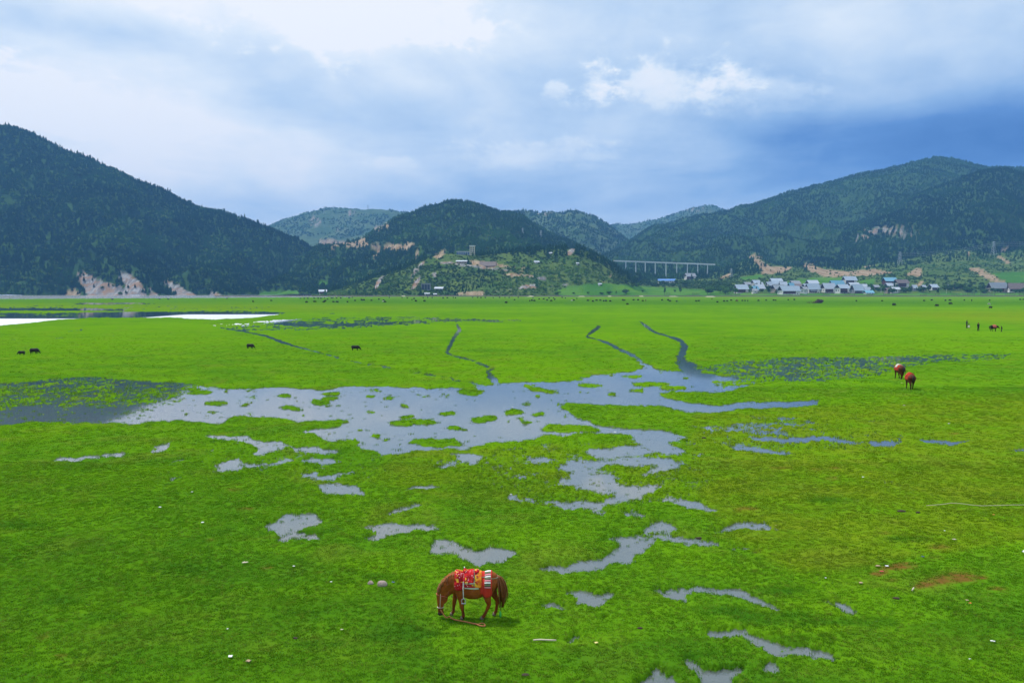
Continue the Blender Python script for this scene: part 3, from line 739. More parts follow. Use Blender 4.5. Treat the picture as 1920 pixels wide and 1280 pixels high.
LAND = []      # (name, P grid, BVH)
def layer(name, label, mat, rows, step, sub, amp, gully, seed, zmin=-2.0, ridge_row=None):
    """rows: each a list of (photo x, depth, photo y or ('z', height)); the surface runs through them at their real depths"""
    x0 = rows[0][0][0]; x1 = rows[0][-1][0]
    px = np.arange(x0, x1 + step, step)
    L = []
    for r in rows:
        xs = [c[0] for c in r]; ds = [c[1] for c in r]
        zs = [c[2][1] if isinstance(c[2], tuple) else at_depth(c[0], c[2], c[1])[2] for c in r]
        d = np.interp(px, xs, ds); z = np.interp(px, xs, zs)
        k = np.ones(7) / 7
        z = np.convolve(np.pad(z, 3, mode='edge'), k, 'valid')
        L.append((d, z))
    D, Z, T = [], [], []
    for i in range(len(L) - 1):
        n = sub[i] if isinstance(sub, (list, tuple)) else sub
        for j in range(n):
            t = j / n
            D.append(L[i][0] * (1 - t) + L[i + 1][0] * t); Z.append(L[i][1] * (1 - t) + L[i + 1][1] * t); T.append(i + t)
    D.append(L[-1][0]); Z.append(L[-1][1]); T.append(len(L) - 1)
    D = np.array(D); Z = np.array(Z); T = np.array(T)[:, None]
    Zs = Z.copy()
    for _ in range(3):
        Zs[1:-1] = (Zs[:-2] + 2 * Zs[1:-1] + Zs[2:]) / 4
    Z = Zs
    X = (px[None, :] - 960) / F * D
    rr = (len(rows) - 2) if ridge_row is None else ridge_row
    up = np.clip(T, 0, rr) / rr
    w = np.sin(np.pi * np.clip(up * 0.94 + 0.02, 0, 1)) ** 0.8
    wx = fbm(X / 420, D / 420, 3, seed + 5) * 160
    rid = 1 - np.abs(perlin((X + wx) / gully[1], D / (gully[1] * 3.0) , seed)) * 2
    rid2 = 1 - np.abs(perlin((X + wx * .5) / (gully[1] * .42), D / (gully[1] * 1.3), seed + 9)) * 2
    Z = Z + w * gully[0] * (rid * 0.7 + rid2 * 0.35 - 0.45)
    Z = Z + amp * fbm(X / 90, D / 90, 5, seed + 20) * np.clip(0.25 + w, 0, 1) * np.clip(up * 6, 0, 1)
    Z = np.maximum(Z, zmin)
    P = np.stack([X, D, Z], -1)
    me = grid_mesh(name, P, mat)
    qx, qy = to_px(X.ravel(), D.ravel(), Z.ravel())
    nn = fbm(X.ravel() / 14, Z.ravel() / 10, 3, seed + 40)
    s, r, f = sample(LSOIL, qx, qy), sample(LROCK, qx, qy), sample(LFIELD, qx, qy)
    cut = lambda m_: np.clip((m_ + nn * 0.60 * (m_ > 0.02) - 0.42) / 0.18, 0, 1)
    cov = np.stack([cut(s), cut(r), np.clip((f - 0.4) / 0.2, 0, 1)], 1)
    set_attr(me, 'cover', cov)
    o = link(bpy.data.objects.new(name, me))
    tag(o, label, kind='structure')
    nr, nc = P.shape[:2]
    idx = np.arange(nr * nc).reshape(nr, nc)
    fq = np.stack([idx[:-1, :-1], idx[:-1, 1:], idx[1:, 1:], idx[1:, :-1]], -1).reshape(-1, 4)
    bvh = BVHTree.FromPolygons(P.reshape(-1, 3).tolist(), fq.tolist())
    rec = dict(name=name, P=P, bvh=bvh, cov=cov.reshape(nr, nc, 3), T=T, rr=rr)
    LAND.append(rec)
    return rec
def row(pts, d):
    return [(x, d, y) for x, y in pts]
def const(x0, x1, d, v):
    return [(x0, d, v), (x1, d, v)]

RIDGE_A = [(430, 470), (480, 440), (512, 416), (545, 402), (590, 389), (625, 384), (680, 388), (720, 388), (760, 393), (800, 402), (860, 425), (900, 440)]
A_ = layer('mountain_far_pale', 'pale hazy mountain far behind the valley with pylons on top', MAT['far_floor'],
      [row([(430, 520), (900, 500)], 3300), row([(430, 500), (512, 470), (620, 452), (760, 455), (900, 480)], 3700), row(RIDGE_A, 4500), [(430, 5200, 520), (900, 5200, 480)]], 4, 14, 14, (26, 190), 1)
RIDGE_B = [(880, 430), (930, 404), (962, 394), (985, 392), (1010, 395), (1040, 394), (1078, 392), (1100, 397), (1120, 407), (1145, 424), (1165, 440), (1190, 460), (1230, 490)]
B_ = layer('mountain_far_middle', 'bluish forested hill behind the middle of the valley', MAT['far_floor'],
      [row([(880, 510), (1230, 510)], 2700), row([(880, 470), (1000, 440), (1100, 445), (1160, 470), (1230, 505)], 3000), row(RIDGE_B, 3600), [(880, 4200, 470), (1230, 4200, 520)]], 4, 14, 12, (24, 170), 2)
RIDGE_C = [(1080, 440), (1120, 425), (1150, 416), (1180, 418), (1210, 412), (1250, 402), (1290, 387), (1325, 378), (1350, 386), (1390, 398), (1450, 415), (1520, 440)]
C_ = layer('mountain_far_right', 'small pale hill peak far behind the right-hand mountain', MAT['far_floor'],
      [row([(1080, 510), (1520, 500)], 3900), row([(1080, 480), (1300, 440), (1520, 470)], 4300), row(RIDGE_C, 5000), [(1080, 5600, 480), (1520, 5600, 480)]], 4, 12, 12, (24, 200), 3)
RIDGE_D = [(1060, 530), (1140, 478), (1180, 450), (1215, 427), (1260, 413), (1310, 403), (1360, 393), (1400, 383), (1450, 366), (1500, 351), (1550, 339), (1590, 326), (1640, 313), (1690, 303), (1730, 294), (1765, 293), (1800, 300), (1835, 311), (1880, 312), (1920, 314), (2100, 330), (2400, 360)]
D_ = layer('mountain_right', 'long forested mountain rising to a round summit on the right', MAT['forest_floor'],
      [[(1060, 2130, 545), (1150, 2130, 516), (1300, 2130, 512), (1450, 2130, 510), (1600, 2130, 505), (2400, 2130, 480)], row([(1060, 540), (1150, 492), (1300, 462), (1450, 445), (1600, 425), (1765, 400), (1920, 400), (2400, 420)], 2600), row(RIDGE_D, 3300), [(1060, 4000, 560), (1765, 4000, 380), (2400, 4000, 420)]], 4, 22, 16, (62, 260), 4)
RIDGE_E = [(1440, 505), (1500, 470), (1560, 440), (1620, 410), (1680, 380), (1720, 360), (1780, 338), (1825, 320), (1858, 312), (1890, 317), (1920, 328), (2000, 340), (2100, 330), (2400, 350)]
E_ = layer('mountain_right_near', 'dark forested spur in front of the right-hand mountain', MAT['forest_floor'],
      [[(1440, 2080, 520), (1550, 2080, 512), (1650, 2080, 505), (1750, 2080, 490), (1850, 2080, 480), (2400, 2080, 470)], row([(1440, 512), (1560, 478), (1700, 440), (1860, 410), (2000, 410), (2400, 420)], 2250), row(RIDGE_E, 2650), [(1440, 3100, 520), (1858, 3100, 380), (2400, 3100, 400)]], 4, 20, 14, (46, 190), 5)
RIDGE_I = [(520, 520), (560, 486), (590, 466), (620, 460), (660, 455), (690, 441), (720, 421), (745, 402), (790, 389), (820, 381), (850, 376), (880, 379), (905, 384), (940, 393), (975, 402), (1000, 420), (1040, 442), (1070, 452), (1110, 470), (1150, 500), (1200, 530), (1260, 550)]
I_ = layer('mountain_middle', 'dark green forested hill in the middle of the valley', MAT['forest_floor'],
      [[(520, 1640, 553), (560, 1600, 552), (650, 1480, 552), (900, 1480, 552), (1260, 1700, 552)], row([(520, 545), (560, 535), (600, 520), (660, 515), (720, 510), (800, 480), (900, 470), (1000, 475), (1100, 500), (1260, 552)], 1780),
       row([(520, 530), (570, 500), (600, 478), (650, 472), (720, 470), (780, 455), (850, 430), (950, 435), (1050, 465), (1150, 510), (1260, 551)], 2050), row(RIDGE_I, 2450), [(520, 2900, 540), (850, 2900, 450), (1260, 2900, 560)]], 3, [10, 12, 14, 8], 12, (34, 150), 6)
RIDGE_J = [(585, 557), (640, 541), (700, 521), (760, 500), (800, 482), (830, 473), (860, 475), (900, 477), (950, 471), (1000, 467), (1060, 464), (1090, 464), (1120, 477), (1150, 497), (1180, 521), (1200, 538), (1225, 556)]
J_ = layer('hill_middle', 'scrub covered hillock carrying a lookout building at its top', MAT['scrub_floor'],
      [[(585, 1262, ('z', 0.2)), (1225, 1262, ('z', 0.2))], row([(585, 557), (640, 554), (700, 549), (800, 543), (900, 540), (1000, 540), (1100, 543), (1180, 549), (1225, 557)], 1300),
       row([(585, 557), (640, 549), (700, 538), (760, 524), (812, 505), (860, 503), (920, 506), (1000, 508), (1080, 506), (1150, 524), (1225, 557)], 1390), row(RIDGE_J, 1500), [(585, 1750, 560), (830, 1750, 500), (1080, 1750, 490), (1225, 1750, 560)]], 2.5, [6, 12, 14, 8], 5, (4.5, 45), 7)
K_ = layer('valley_slope_right', 'green terraced foot slope with fields and bare earth above the village', MAT['scrub_floor'],
      [const(1000, 2450, 1245, ('z', 0.16)), const(1000, 2450, 1300, ('z', 1.3)), const(1000, 2450, 1420, 549.5),
       row([(1000, 546), (1150, 541), (1250, 538), (1350, 535), (1450, 530), (1550, 528), (1650, 527), (1750, 525), (1850, 523), (1920, 520), (2450, 510)], 1600),
       row([(1000, 538), (1150, 524), (1250, 525), (1350, 519), (1400, 510), (1450, 509), (1550, 513), (1650, 512), (1730, 506), (1800, 501), (1920, 498), (2450, 490)], 1850),
       row([(1000, 530), (1150, 509), (1250, 513), (1350, 502), (1420, 479), (1450, 496), (1520, 497), (1600, 499), (1680, 486), (1750, 472), (1800, 463), (1850, 474), (1920, 461), (2450, 450)], 2120),
       const(1000, 2450, 2500, 520)], 4, [2, 6, 8, 12, 12, 6], 4, (3.0, 60), 8, ridge_row=5)
RIDGE_G = [(-500, 290), (-200, 242), (-60, 233), (0, 231), (40, 234), (80, 251), (120, 276), (180, 298), (240, 325), (300, 351), (360, 375), (420, 393), (450, 406), (480, 415), (510, 426), (540, 440), (570, 455), (600, 470), (630, 500), (660, 545)]
G_ = layer('mountain_left', 'steep dark forested mountain on the left above the lake', MAT['forest_floor'],
      [[(-500, 1560, ('z', -1)), (400, 1600, ('z', -1)), (560, 1680, ('z', -0.5)), (660, 1700, ('z', 0))], [(-500, 1640, 538), (120, 1640, 540), (300, 1660, 538), (400, 1690, 546), (480, 1720, 551), (660, 1760, 551)],
       [(-500, 1900, 450), (0, 1900, 425), (200, 1900, 448), (300, 1930, 470), (400, 1950, 490), (480, 1970, 505), (560, 2000, 525), (660, 2000, 552)],
       [(x, 2350, y) for x, y in RIDGE_G], [(-500, 2900, 330), (0, 2900, 300), (300, 2900, 420), (660, 2900, 560)]], 3, [10, 16, 22, 8], 13, (44, 190), 10, zmin=-1.5)

def pick(px, py):
    """nearest terrain point seen at a photo pixel (the meadow plane if no slope is hit)"""
    dx, dy, dz = ray(px, py)
    d = Vector((dx, dy, dz)).normalized(); o = Vector((0, 0, CAM_H))
    best = None
    for L in LAND:
        hit = L['bvh'].ray_cast(o, d)
        if hit[0] is not None and (best is None or hit[3] < best[1]):
            best = (hit[0], hit[3])
    if dz < -1e-4:
        s = -CAM_H / dz
        if s > 0 and (best is None or s * math.sqrt(dx * dx + dy * dy + dz * dz) < best[1]) and dy * s < 1262:
            return Vector((dx * s, dy * s, 0.0))
    return best[0] if best else None
def land_z(x, y):
    zb = 0.0
    for L in LAND:
        h = L['bvh'].ray_cast(Vector((x, y, 900)), Vector((0, 0, -1)))
        if h[0] is not None:
            zb = max(zb, h[0].z)
    return zb

# ------------------------------------------------------------------ trees
def foliage_mat(name, dark, light, scale=0.9):
    m, t, out = new_mat(name)
    pos = t.n('ShaderNodeNewGeometry').outputs['Position']
    rnd = t.n('ShaderNodeObjectInfo').outputs['Random']
    n = t.noise(pos, scale, 3, 0.6)
    big = t.noise(pos, 0.006, 4, 0.6, 0.4)
    g = t.mix(t.step(n, 0.35, 0.65), dark, light)
    g = t.mix(t.m('MULTIPLY', t.step(rnd, 0.55, 1.0), 0.35), g, tuple(v * 1.45 for v in light))
    g = t.mix(t.m('MULTIPLY', t.step(big, 0.48, 0.64), 0.75), g, tuple(v * 1.8 for v in light))
    g = t.mix(t.m('MULTIPLY', t.step(big, 0.44, 0.32), 0.5), g, tuple(v * 0.8 for v in dark))
    b = t.n('ShaderNodeBsdfDiffuse', {'Color': g})
    tr = t.n('ShaderNodeBsdfTranslucent', {'Color': g})
    mx = t.n('ShaderNodeMixShader', {0: 0.32, 1: b.outputs[0], 2: tr.outputs[0]})
    t.t.links.new(mx.outputs[0], out.inputs[0])
    return m
MAT['pine'] = foliage_mat('pine_needles', (0.020, 0.066, 0.013), (0.042, 0.112, 0.018))
MAT['pine_dark'] = foliage_mat('dark_pine_needles', (0.013, 0.048, 0.010), (0.027, 0.080, 0.013))
MAT['broad'] = foliage_mat('broad_leaves', (0.030, 0.085, 0.013), (0.070, 0.145, 0.020))
MAT['scrubleaf'] = foliage_mat('scrub_leaves', (0.040, 0.095, 0.018), (0.095, 0.155, 0.028))
MAT['bark'] = simple_mat('bark', (0.085, 0.060, 0.042), 0.9, 0.4, 3.0)

def conifer(seed, tiers=6, seg=7, w=0.24):
    """unit-height conifer: trunk and ragged drooping tiers"""
    r = random.Random(seed); V, Fc, M = [], [], []
    for a in range(5):
        an = a * 6.283 / 5
        V += [(0.018 * math.cos(an), 0.018 * math.sin(an), -0.03), (0.005 * math.cos(an), 0.005 * math.sin(an), 0.9)]
    for a in range(5):
        b = (a + 1) % 5
        Fc.append((2 * a, 2 * b, 2 * b + 1, 2 * a + 1)); M.append(1)
    for i in range(tiers):
        t = i / tiers
        zb = 0.10 + 0.80 * t; zt = zb + 0.34 * (1 - 0.45 * t)
        rad = w * (1 - t) ** 0.85 * r.uniform(0.8, 1.15) + 0.02
        ox, oy = r.uniform(-.015, .015), r.uniform(-.015, .015)
        k = len(V); V.append((ox, oy, min(zt, 1.0)))
        ph = r.random() * 6
        for s in range(seg * 2):
            an = ph + s * 3.1416 / seg
            q = rad * (r.uniform(0.8, 1.25) if s % 2 == 0 else r.uniform(0.35, 0.62))
            V.append((ox + q * math.cos(an), oy + q * math.sin(an), zb + (0 if s % 2 == 0 else 0.05) + r.uniform(-.02, .02)))
        for s in range(seg * 2):
            Fc.append((k, k + 1 + s, k + 1 + (s + 1) % (seg * 2))); M.append(0)
    return V, Fc, M
def crown_clumps(seed, n=60, rx=0.42, rz=0.40, cz=0.60, leaf=0.13, flat=1.0):
    """uneven crown of leaf-clump faces spread through several overlapping lobes"""
    r = random.Random(seed); V, Fc = [], []
    lobes = [(r.uniform(-.5, .5) * rx, r.uniform(-.5, .5) * rx, cz + r.uniform(-.5, .55) * rz, r.uniform(.45, .75)) for _ in range(6)]
    for i in range(n):
        lx, ly, lz, ls = r.choice(lobes)
        a = r.uniform(0, 6.283); cz_ = r.uniform(-0.75, 1); sr = math.sqrt(max(0, 1 - cz_ * cz_)); q = ls * r.uniform(0.72, 1.0)
        nx, ny, nz = math.cos(a) * sr, math.sin(a) * sr, cz_
        c = Vector((lx + nx * rx * q, ly + ny * rx * q, lz + nz * rz * q * flat))
        nrm = Vector((nx + r.uniform(-.6, .6), ny + r.uniform(-.6, .6), nz + r.uniform(-.3, .7))).normalized()
        t1 = nrm.orthogonal().normalized(); t2 = nrm.cross(t1)
        an = r.uniform(0, 6.283); s = leaf * r.uniform(0.6, 1.3)
        k = len(V)
        for j in range(5):
            b = an + j * 1.2566
            rr = s * r.uniform(0.55, 1.1)
            p = c + t1 * math.cos(b) * rr + t2 * math.sin(b) * rr
            V.append(tuple(p))
        V.append(tuple(c + nrm * s * 0.35))
        for j in range(5):
            Fc.append((k + j, k + (j + 1) % 5, k + 5))
    return V, Fc
def trunk_geo(h=0.5, r0=0.035, limbs=4, seed=0):
    r = random.Random(seed); V, Fc = [], []
    def tube(p0, p1, ra, rb, n=6):
        p0, p1 = Vector(p0), Vector(p1); ax = (p1 - p0).normalized(); u = ax.orthogonal().normalized(); v = ax.cross(u)
        k = len(V)
        for p, q in ((p0, ra), (p1, rb)):
            for i in range(n):
                a = i * 6.283 / n
                V.append(tuple(p + u * math.cos(a) * q + v * math.sin(a) * q))
        for i in range(n):
            j = (i + 1) % n
            Fc.append((k + i, k + j, k + n + j, k + n + i))
    tube((0, 0, -0.03), (0.01, 0, h * .6), r0, r0 * .7)
    for i in range(limbs):
        a = i * 6.283 / limbs + r.uniform(-.4, .4)
        tube((0.01, 0, h * r.uniform(.45, .6)), (math.cos(a) * .2, math.sin(a) * .2, h + r.uniform(.05, .25)), r0 * .55, r0 * .2, 5)
    return V, Fc
def pine_proto(seed, mat='pine', **k):
    V, Fc, M = conifer(seed, **k)
    return proto('pine_pattern', V, Fc, [MAT[mat], MAT['bark']], M)
def bush_proto(seed, mat, n=34, **k):
    V, Fc = crown_clumps(seed, n, **k)
    return proto('bush_pattern', V, Fc, [mat])
PINES_DARK = [pine_proto(1, 'pine_dark'), pine_proto(2, 'pine_dark', tiers=5, w=0.28), pine_proto(3, 'pine_dark', tiers=7, w=0.20), pine_proto(4, 'pine_dark', tiers=5, seg=6, w=0.30)]
PINES = [pine_proto(1), pine_proto(2, tiers=5, w=0.28), pine_proto(3, tiers=7, w=0.20), pine_proto(4, tiers=5, seg=6, w=0.30)]
BUSHES = [bush_proto(11, MAT['broad'], 40, cz=0.5, rz=0.45, leaf=0.17), bush_proto(12, MAT['broad'], 36, cz=0.45, rz=0.40, rx=0.5, leaf=0.18),
          bush_proto(13, MAT['scrubleaf'], 30, cz=0.35, rz=0.32, rx=0.5, leaf=0.19), bush_proto(14, MAT['scrubleaf'], 34, cz=0.38, rz=0.34, rx=0.55, leaf=0.16)]

def sow(rec, spacing, seed, dens=None, vis=True):
    """random points on a slope, thinned on bare earth, rock and fields"""
    r = np.random.default_rng(seed)
    P, C = rec['P'], rec['cov']
    a, b, d = P[:-1, :-1], P[:-1, 1:], P[1:, :-1]
    area = np.linalg.norm(np.cross(b - a, d - a), axis=-1)
    n = int(area.sum() / spacing ** 2)
    pr = (area / area.sum()).ravel()
    q = r.choice(len(pr), n, p=pr)
    i, j = np.unravel_index(q, area.shape)
    u, v = r.random(n), r.random(n)
    f = lambda A: (A[i, j] * ((1 - u) * (1 - v))[:, None] + A[i, j + 1] * (u * (1 - v))[:, None] + A[i + 1, j] * ((1 - u) * v)[:, None] + A[i + 1, j + 1] * (u * v)[:, None])
    p = f(P); c = f(C)
    T = rec['T'][i, 0]
    px, py = to_px(p[:, 0], p[:, 1], p[:, 2])
    k = ((c.max(1) < 0.25 + 0.2 * r.random(n)) | ((r.random(n) < 0.10) & (c[:, 2] < 0.3))) & (p[:, 2] > 0.6)
    if vis:
        k &= (px > -430) & (px < 2350) & (T < rec['rr'] + 0.18)
    if dens is not None:
        k &= r.random(n) < dens(p, T, px, py)
    return p[k], px[k], py[k], T[k], r

def put_forest(name, rec, spacing, hmin, hmax, label, seed, dens=None, broad=0.0, protos=None, wide=1.0):
    p, px, py, T, r = sow(rec, spacing, seed, dens)
    n = len(p)
    s = r.uniform(hmin, hmax, n) * r.uniform(0.8, 1.2, n)
    idx = r.integers(0, 4, n)
    mixn = fbm(p[:, 0] / 120, p[:, 1] / 120, 3, seed + 3)
    br = (r.random(n) < broad * (1 + 2.2 * mixn))
    idx = np.where(br, 4 + r.integers(0, 4, n), idx)
    w = s * np.where(br, 1.0, wide)
    s = np.where(br, s * 0.7, s)
    rot = np.zeros((n, 3)); rot[:, 2] = r.uniform(0, 6.283, n); rot[:, 0] = r.normal(0, 0.03, n)
    pp = p.copy(); pp[:, 2] -= 0.2
    scatter(name, pp, rot, np.stack([w, w, s], 1), idx, (protos or PINES) + BUSHES, label, 'forest')
    return n
NF = 0
clear = lambda sc, th, sd: (lambda p, T, px, py: np.clip(0.5 + (fbm(p[:, 0] / sc, p[:, 1] / sc, 3, sd) - th) * 3, 0.0, 1))
NF += put_forest('forest_mountain_left', G_, 6.9, 7.5, 11.5, 'dense dark pine forest covering the left-hand mountain', 21, broad=0.14, wide=1.25, protos=PINES_DARK)
NF += put_forest('forest_mountain_middle', I_, 7.8, 7, 11.5, 'dense dark pine forest covering the middle hill', 22, broad=0.16, wide=1.25)
NF += put_forest('forest_mountain_right', D_, 8.4, 6, 10, 'pine forest covering the long right-hand mountain', 23, broad=0.15, wide=1.3, dens=lambda p, T, px, py: np.clip(0.85 + fbm(p[:, 0] / 110, p[:, 1] / 110, 3, 5) * 0.9, 0.1, 1))
NF += put_forest('forest_mountain_right_near', E_, 7.2, 7, 11, 'dark pine forest covering the near spur on the right', 24, broad=0.06, wide=1.3, protos=PINES_DARK)
NF += put_forest('forest_far_pale', A_, 15, 7, 12, 'sparse trees and scrub on the pale far mountain', 25, broad=0.5, wide=1.2, dens=clear(160, 0.0, 31))
NF += put_forest('forest_far_middle', B_, 13, 8, 13, 'pines on the bluish hill behind the valley', 26, broad=0.3, wide=1.2, dens=lambda p, T, px, py: np.full(len(p), 0.8))
NF += put_forest('forest_far_right', C_, 18, 8, 13, 'pines on the small pale far peak', 27, broad=0.3, wide=1.2, dens=lambda p, T, px, py: np.full(len(p), 0.75))
NF += put_forest('scrub_hill_middle', J_, 4.6, 2.6, 5.5, 'scrub and bushes covering the hillock with the lookout building', 28, broad=5.0,
                 dens=lambda p, T, px, py: np.clip(np.where((py > 500) | (px < 800), 0.85, 0.42) + fbm(p[:, 0] / 40, p[:, 1] / 40, 3, 33) * 0.9, 0.03, 1))
NF += put_forest('pines_hill_middle', J_, 7, 7, 12, 'dark pines along the crest and right flank of the hillock', 29,
                 dens=lambda p, T, px, py: np.where((px > 1040) & (T > 2.55), 0.9, np.where((T > 2.7) & ((px > 885) | (px < 800)), 0.55, 0.03)))
NF += put_forest('scrub_valley_slope', K_, 7.0, 2.5, 6.0, 'scrub and hedges on the foot slope above the village', 30, broad=5.0,
                 dens=lambda p, T, px, py: np.clip(np.where(T < 2.2, 0.04, np.where(px < 1420, 0.85, 0.45)) + fbm(p[:, 0] / 70, p[:, 1] / 50, 3, 35) * 0.8 * (T > 2.2), 0.0, 1))
NF += put_forest('pines_valley_slope', K_, 13, 8, 13, 'scattered pines on the upper foot slope', 31,
                 dens=lambda p, T, px, py: np.where((T > 3.7) & (px < 1430), 0.9, np.where(T > 4.2, 0.35, 0.02)))
print('grass', N_GRASS, 'trees', NF)

# ------------------------------------------------------------------ the hazy air of the valley
def build_haze():
    x0, x1, y0, y1, z0, z1 = -4200, 4200, -300, 6200, -3.0, 640
    v = [(x, y, z) for x in (x0, x1) for y in (y0, y1) for z in (z0, z1)]
    f = [(0, 1, 3, 2), (4, 6, 7, 5), (0, 4, 5, 1), (2, 3, 7, 6), (0, 2, 6, 4), (1, 5, 7, 3)]
    me = bpy.data.meshes.new('haze'); me.from_pydata(v, [], f)
    m, t, out = new_mat('haze_air')
    pv = t.n('ShaderNodeVolumePrincipled', {'Color': (0.19, 0.48, 1.0, 1), 'Density': HAZE, 'Anisotropy': 0.1})
    t.t.links.new(pv.outputs[0], out.inputs['Volume'])
    me.materials.append(m)
    o = link(bpy.data.objects.new('haze', me))
    tag(o, 'thin bluish haze filling the valley air', 'haze', kind='stuff')
HAZE = 0.000115
build_haze()

# ================================================================== THINGS
class MB:
    """collects simple shapes, then links them as ONE mesh object"""
    def __init__(s): s.v = []; s.f = []
    def box(s, c, size, rz=0.0, taper=1.0):
        cx, cy_, cz = c; hx, hy, hz = size[0] / 2, size[1] / 2, size[2] / 2
        k = len(s.v); ca, sa = math.cos(rz), math.sin(rz)
        for z, q in ((-hz, 1.0), (hz, taper)):
            for x, y in ((-hx, -hy), (hx, -hy), (hx, hy), (-hx, hy)):
                x *= q; y *= q
                s.v.append((cx + x * ca - y * sa, cy_ + x * sa + y * ca, cz + z))
        s.f += [(k, k + 3, k + 2, k + 1), (k + 4, k + 5, k + 6, k + 7)] + [(k + i, k + (i + 1) % 4, k + 4 + (i + 1) % 4, k + 4 + i) for i in range(4)]
        return s
    def tube(s, pts, rad, n=6, cap=True):
        pts = [Vector(p) for p in pts]
        if not isinstance(rad, (list, tuple)): rad = [rad] * len(pts)
        k0 = len(s.v)
        for i, p in enumerate(pts):
            d = (pts[min(i + 1, len(pts) - 1)] - pts[max(i - 1, 0)]).normalized()
            u = d.cross(Vector((0, 0, 1)))
            u = d.orthogonal().normalized() if u.length < 0.05 else u.normalized()
            w = d.cross(u)
            for j in range(n):
                a = j * 6.28318 / n
                s.v.append(tuple(p + u * math.cos(a) * rad[i] + w * math.sin(a) * rad[i]))
        for i in range(len(pts) - 1):
            for j in range(n):
                a = k0 + i * n + j; b = k0 + i * n + (j + 1) % n
                s.f.append((a, b, b + n, a + n))
        if cap:
            s.f.append(tuple(k0 + j for j in range(n))[::-1]); e = k0 + (len(pts) - 1) * n
            s.f.append(tuple(e + j for j in range(n)))
        return s
    def poly(s, pts, faces):
        k = len(s.v); s.v += [tuple(p) for p in pts]; s.f += [tuple(k + i for i in f) for f in faces]
        return s
    def slab(s, quad, th):
        """a thin slab on four corner points, thickness along its normal"""
        q = [Vector(p) for p in quad]; n = (q[1] - q[0]).cross(q[3] - q[0]).normalized() * th
        k = len(s.v)
        s.v += [tuple(p) for p in q] + [tuple(p + n) for p in q]
        s.f += [(k + 3, k + 2, k + 1, k), (k + 4, k + 5, k + 6, k + 7)] + [(k + i, k + (i + 1) % 4, k + 4 + (i + 1) % 4, k + 4 + i) for i in range(4)]
        return s
    def mesh(s, name, mat, smooth=False):
        me = bpy.data.meshes.new(name); me.from_pydata(s.v, [], s.f)
        if mat: me.materials.append(mat)
        if smooth: me.polygons.foreach_set('use_smooth', np.ones(len(me.polygons), bool))
        me.update()
        return me
    def build(s, name, mat, parent=None, smooth=False):
        return link(bpy.data.objects.new(name, s.mesh(name, mat, smooth)), parent)

def sphere_pts(c, r, n=12, m=8, rot=None):
    V, Fc = [], []
    c = Vector(c); r = Vector(r) if not isinstance(r, (int, float)) else Vector((r, r, r))
    V.append(Vector((0, 0, -1)))
    for i in range(1, m):
        ph = -math.pi / 2 + math.pi * i / m
        for j in range(n):
            a = j * 6.28318 / n
            V.append(Vector((math.cos(ph) * math.cos(a), math.cos(ph) * math.sin(a), math.sin(ph))))
    V.append(Vector((0, 0, 1)))
    for j in range(n):
        Fc.append((0, 1 + (j + 1) % n, 1 + j))
    for i in range(m - 2):
        for j in range(n):
            a = 1 + i * n + j; b = 1 + i * n + (j + 1) % n
            Fc.append((a, b, b + n, a + n))
    t = len(V) - 1; base = 1 + (m - 2) * n
    for j in range(n):
        Fc.append((base + j, base + (j + 1) % n, t))
    out = []
    for v in V:
        p = Vector((v.x * r.x, v.y * r.y, v.z * r.z))
        if rot: p = Matrix.Rotation(rot, 3, 'Y') @ p
        out.append(tuple(c + p))
    return out, Fc
def organic(name, parts, voxel, mat, smooth_it=6, sm=0.5):
    """one continuous skin over ellipsoids ('e', centre, radii[, tilt]) and tapering limbs ('c', [(point, radius), ...])"""
    b = MB()
    for p in parts:
        if p[0] == 'e':
            v, f = sphere_pts(p[1], p[2], rot=p[3] if len(p) > 3 else None)
            b.poly(v, f)
        else:
            ch = p[1]
            for q, r in ch:
                v, f = sphere_pts(q, r, 10, 7); b.poly(v, f)
            for (q0, r0), (q1, r1) in zip(ch[:-1], ch[1:]):
                b.tube([q0, q1], [r0, r1], 10)
    me = b.mesh(name + '_rough', None)
    o = bpy.data.objects.new(name + '_rough', me); col.objects.link(o)
    md = o.modifiers.new('r', 'REMESH'); md.mode = 'VOXEL'; md.voxel_size = voxel; md.use_smooth_shade = True
    ms = o.modifiers.new('s', 'SMOOTH'); ms.factor = sm; ms.iterations = smooth_it
    dg = bpy.context.evaluated_depsgraph_get()
    res = bpy.data.meshes.new_from_object(o.evaluated_get(dg))
    res.name = name
    bpy.data.objects.remove(o); bpy.data.meshes.remove(me)
    res.materials.clear(); res.materials.append(mat)
    res.polygons.foreach_set('use_smooth', np.ones(len(res.polygons), bool))
    return res
def bvh_of(me):
    return BVHTree.FromPolygons([tuple(v.co) for v in me.vertices], [tuple(p.vertices) for p in me.polygons])

# ------------------------------------------------------------------ materials of things
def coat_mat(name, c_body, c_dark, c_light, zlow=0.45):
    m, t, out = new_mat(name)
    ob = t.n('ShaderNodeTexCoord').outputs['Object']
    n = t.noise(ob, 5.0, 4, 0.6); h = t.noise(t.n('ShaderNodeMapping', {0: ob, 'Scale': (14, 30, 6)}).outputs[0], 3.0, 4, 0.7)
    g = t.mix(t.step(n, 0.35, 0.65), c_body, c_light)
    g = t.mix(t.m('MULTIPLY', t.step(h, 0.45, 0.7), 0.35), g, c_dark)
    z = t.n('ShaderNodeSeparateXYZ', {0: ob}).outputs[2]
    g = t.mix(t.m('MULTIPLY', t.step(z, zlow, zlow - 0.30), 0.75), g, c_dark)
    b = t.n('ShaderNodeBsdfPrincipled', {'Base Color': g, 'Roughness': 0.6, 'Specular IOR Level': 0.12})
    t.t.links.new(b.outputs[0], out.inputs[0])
    return m
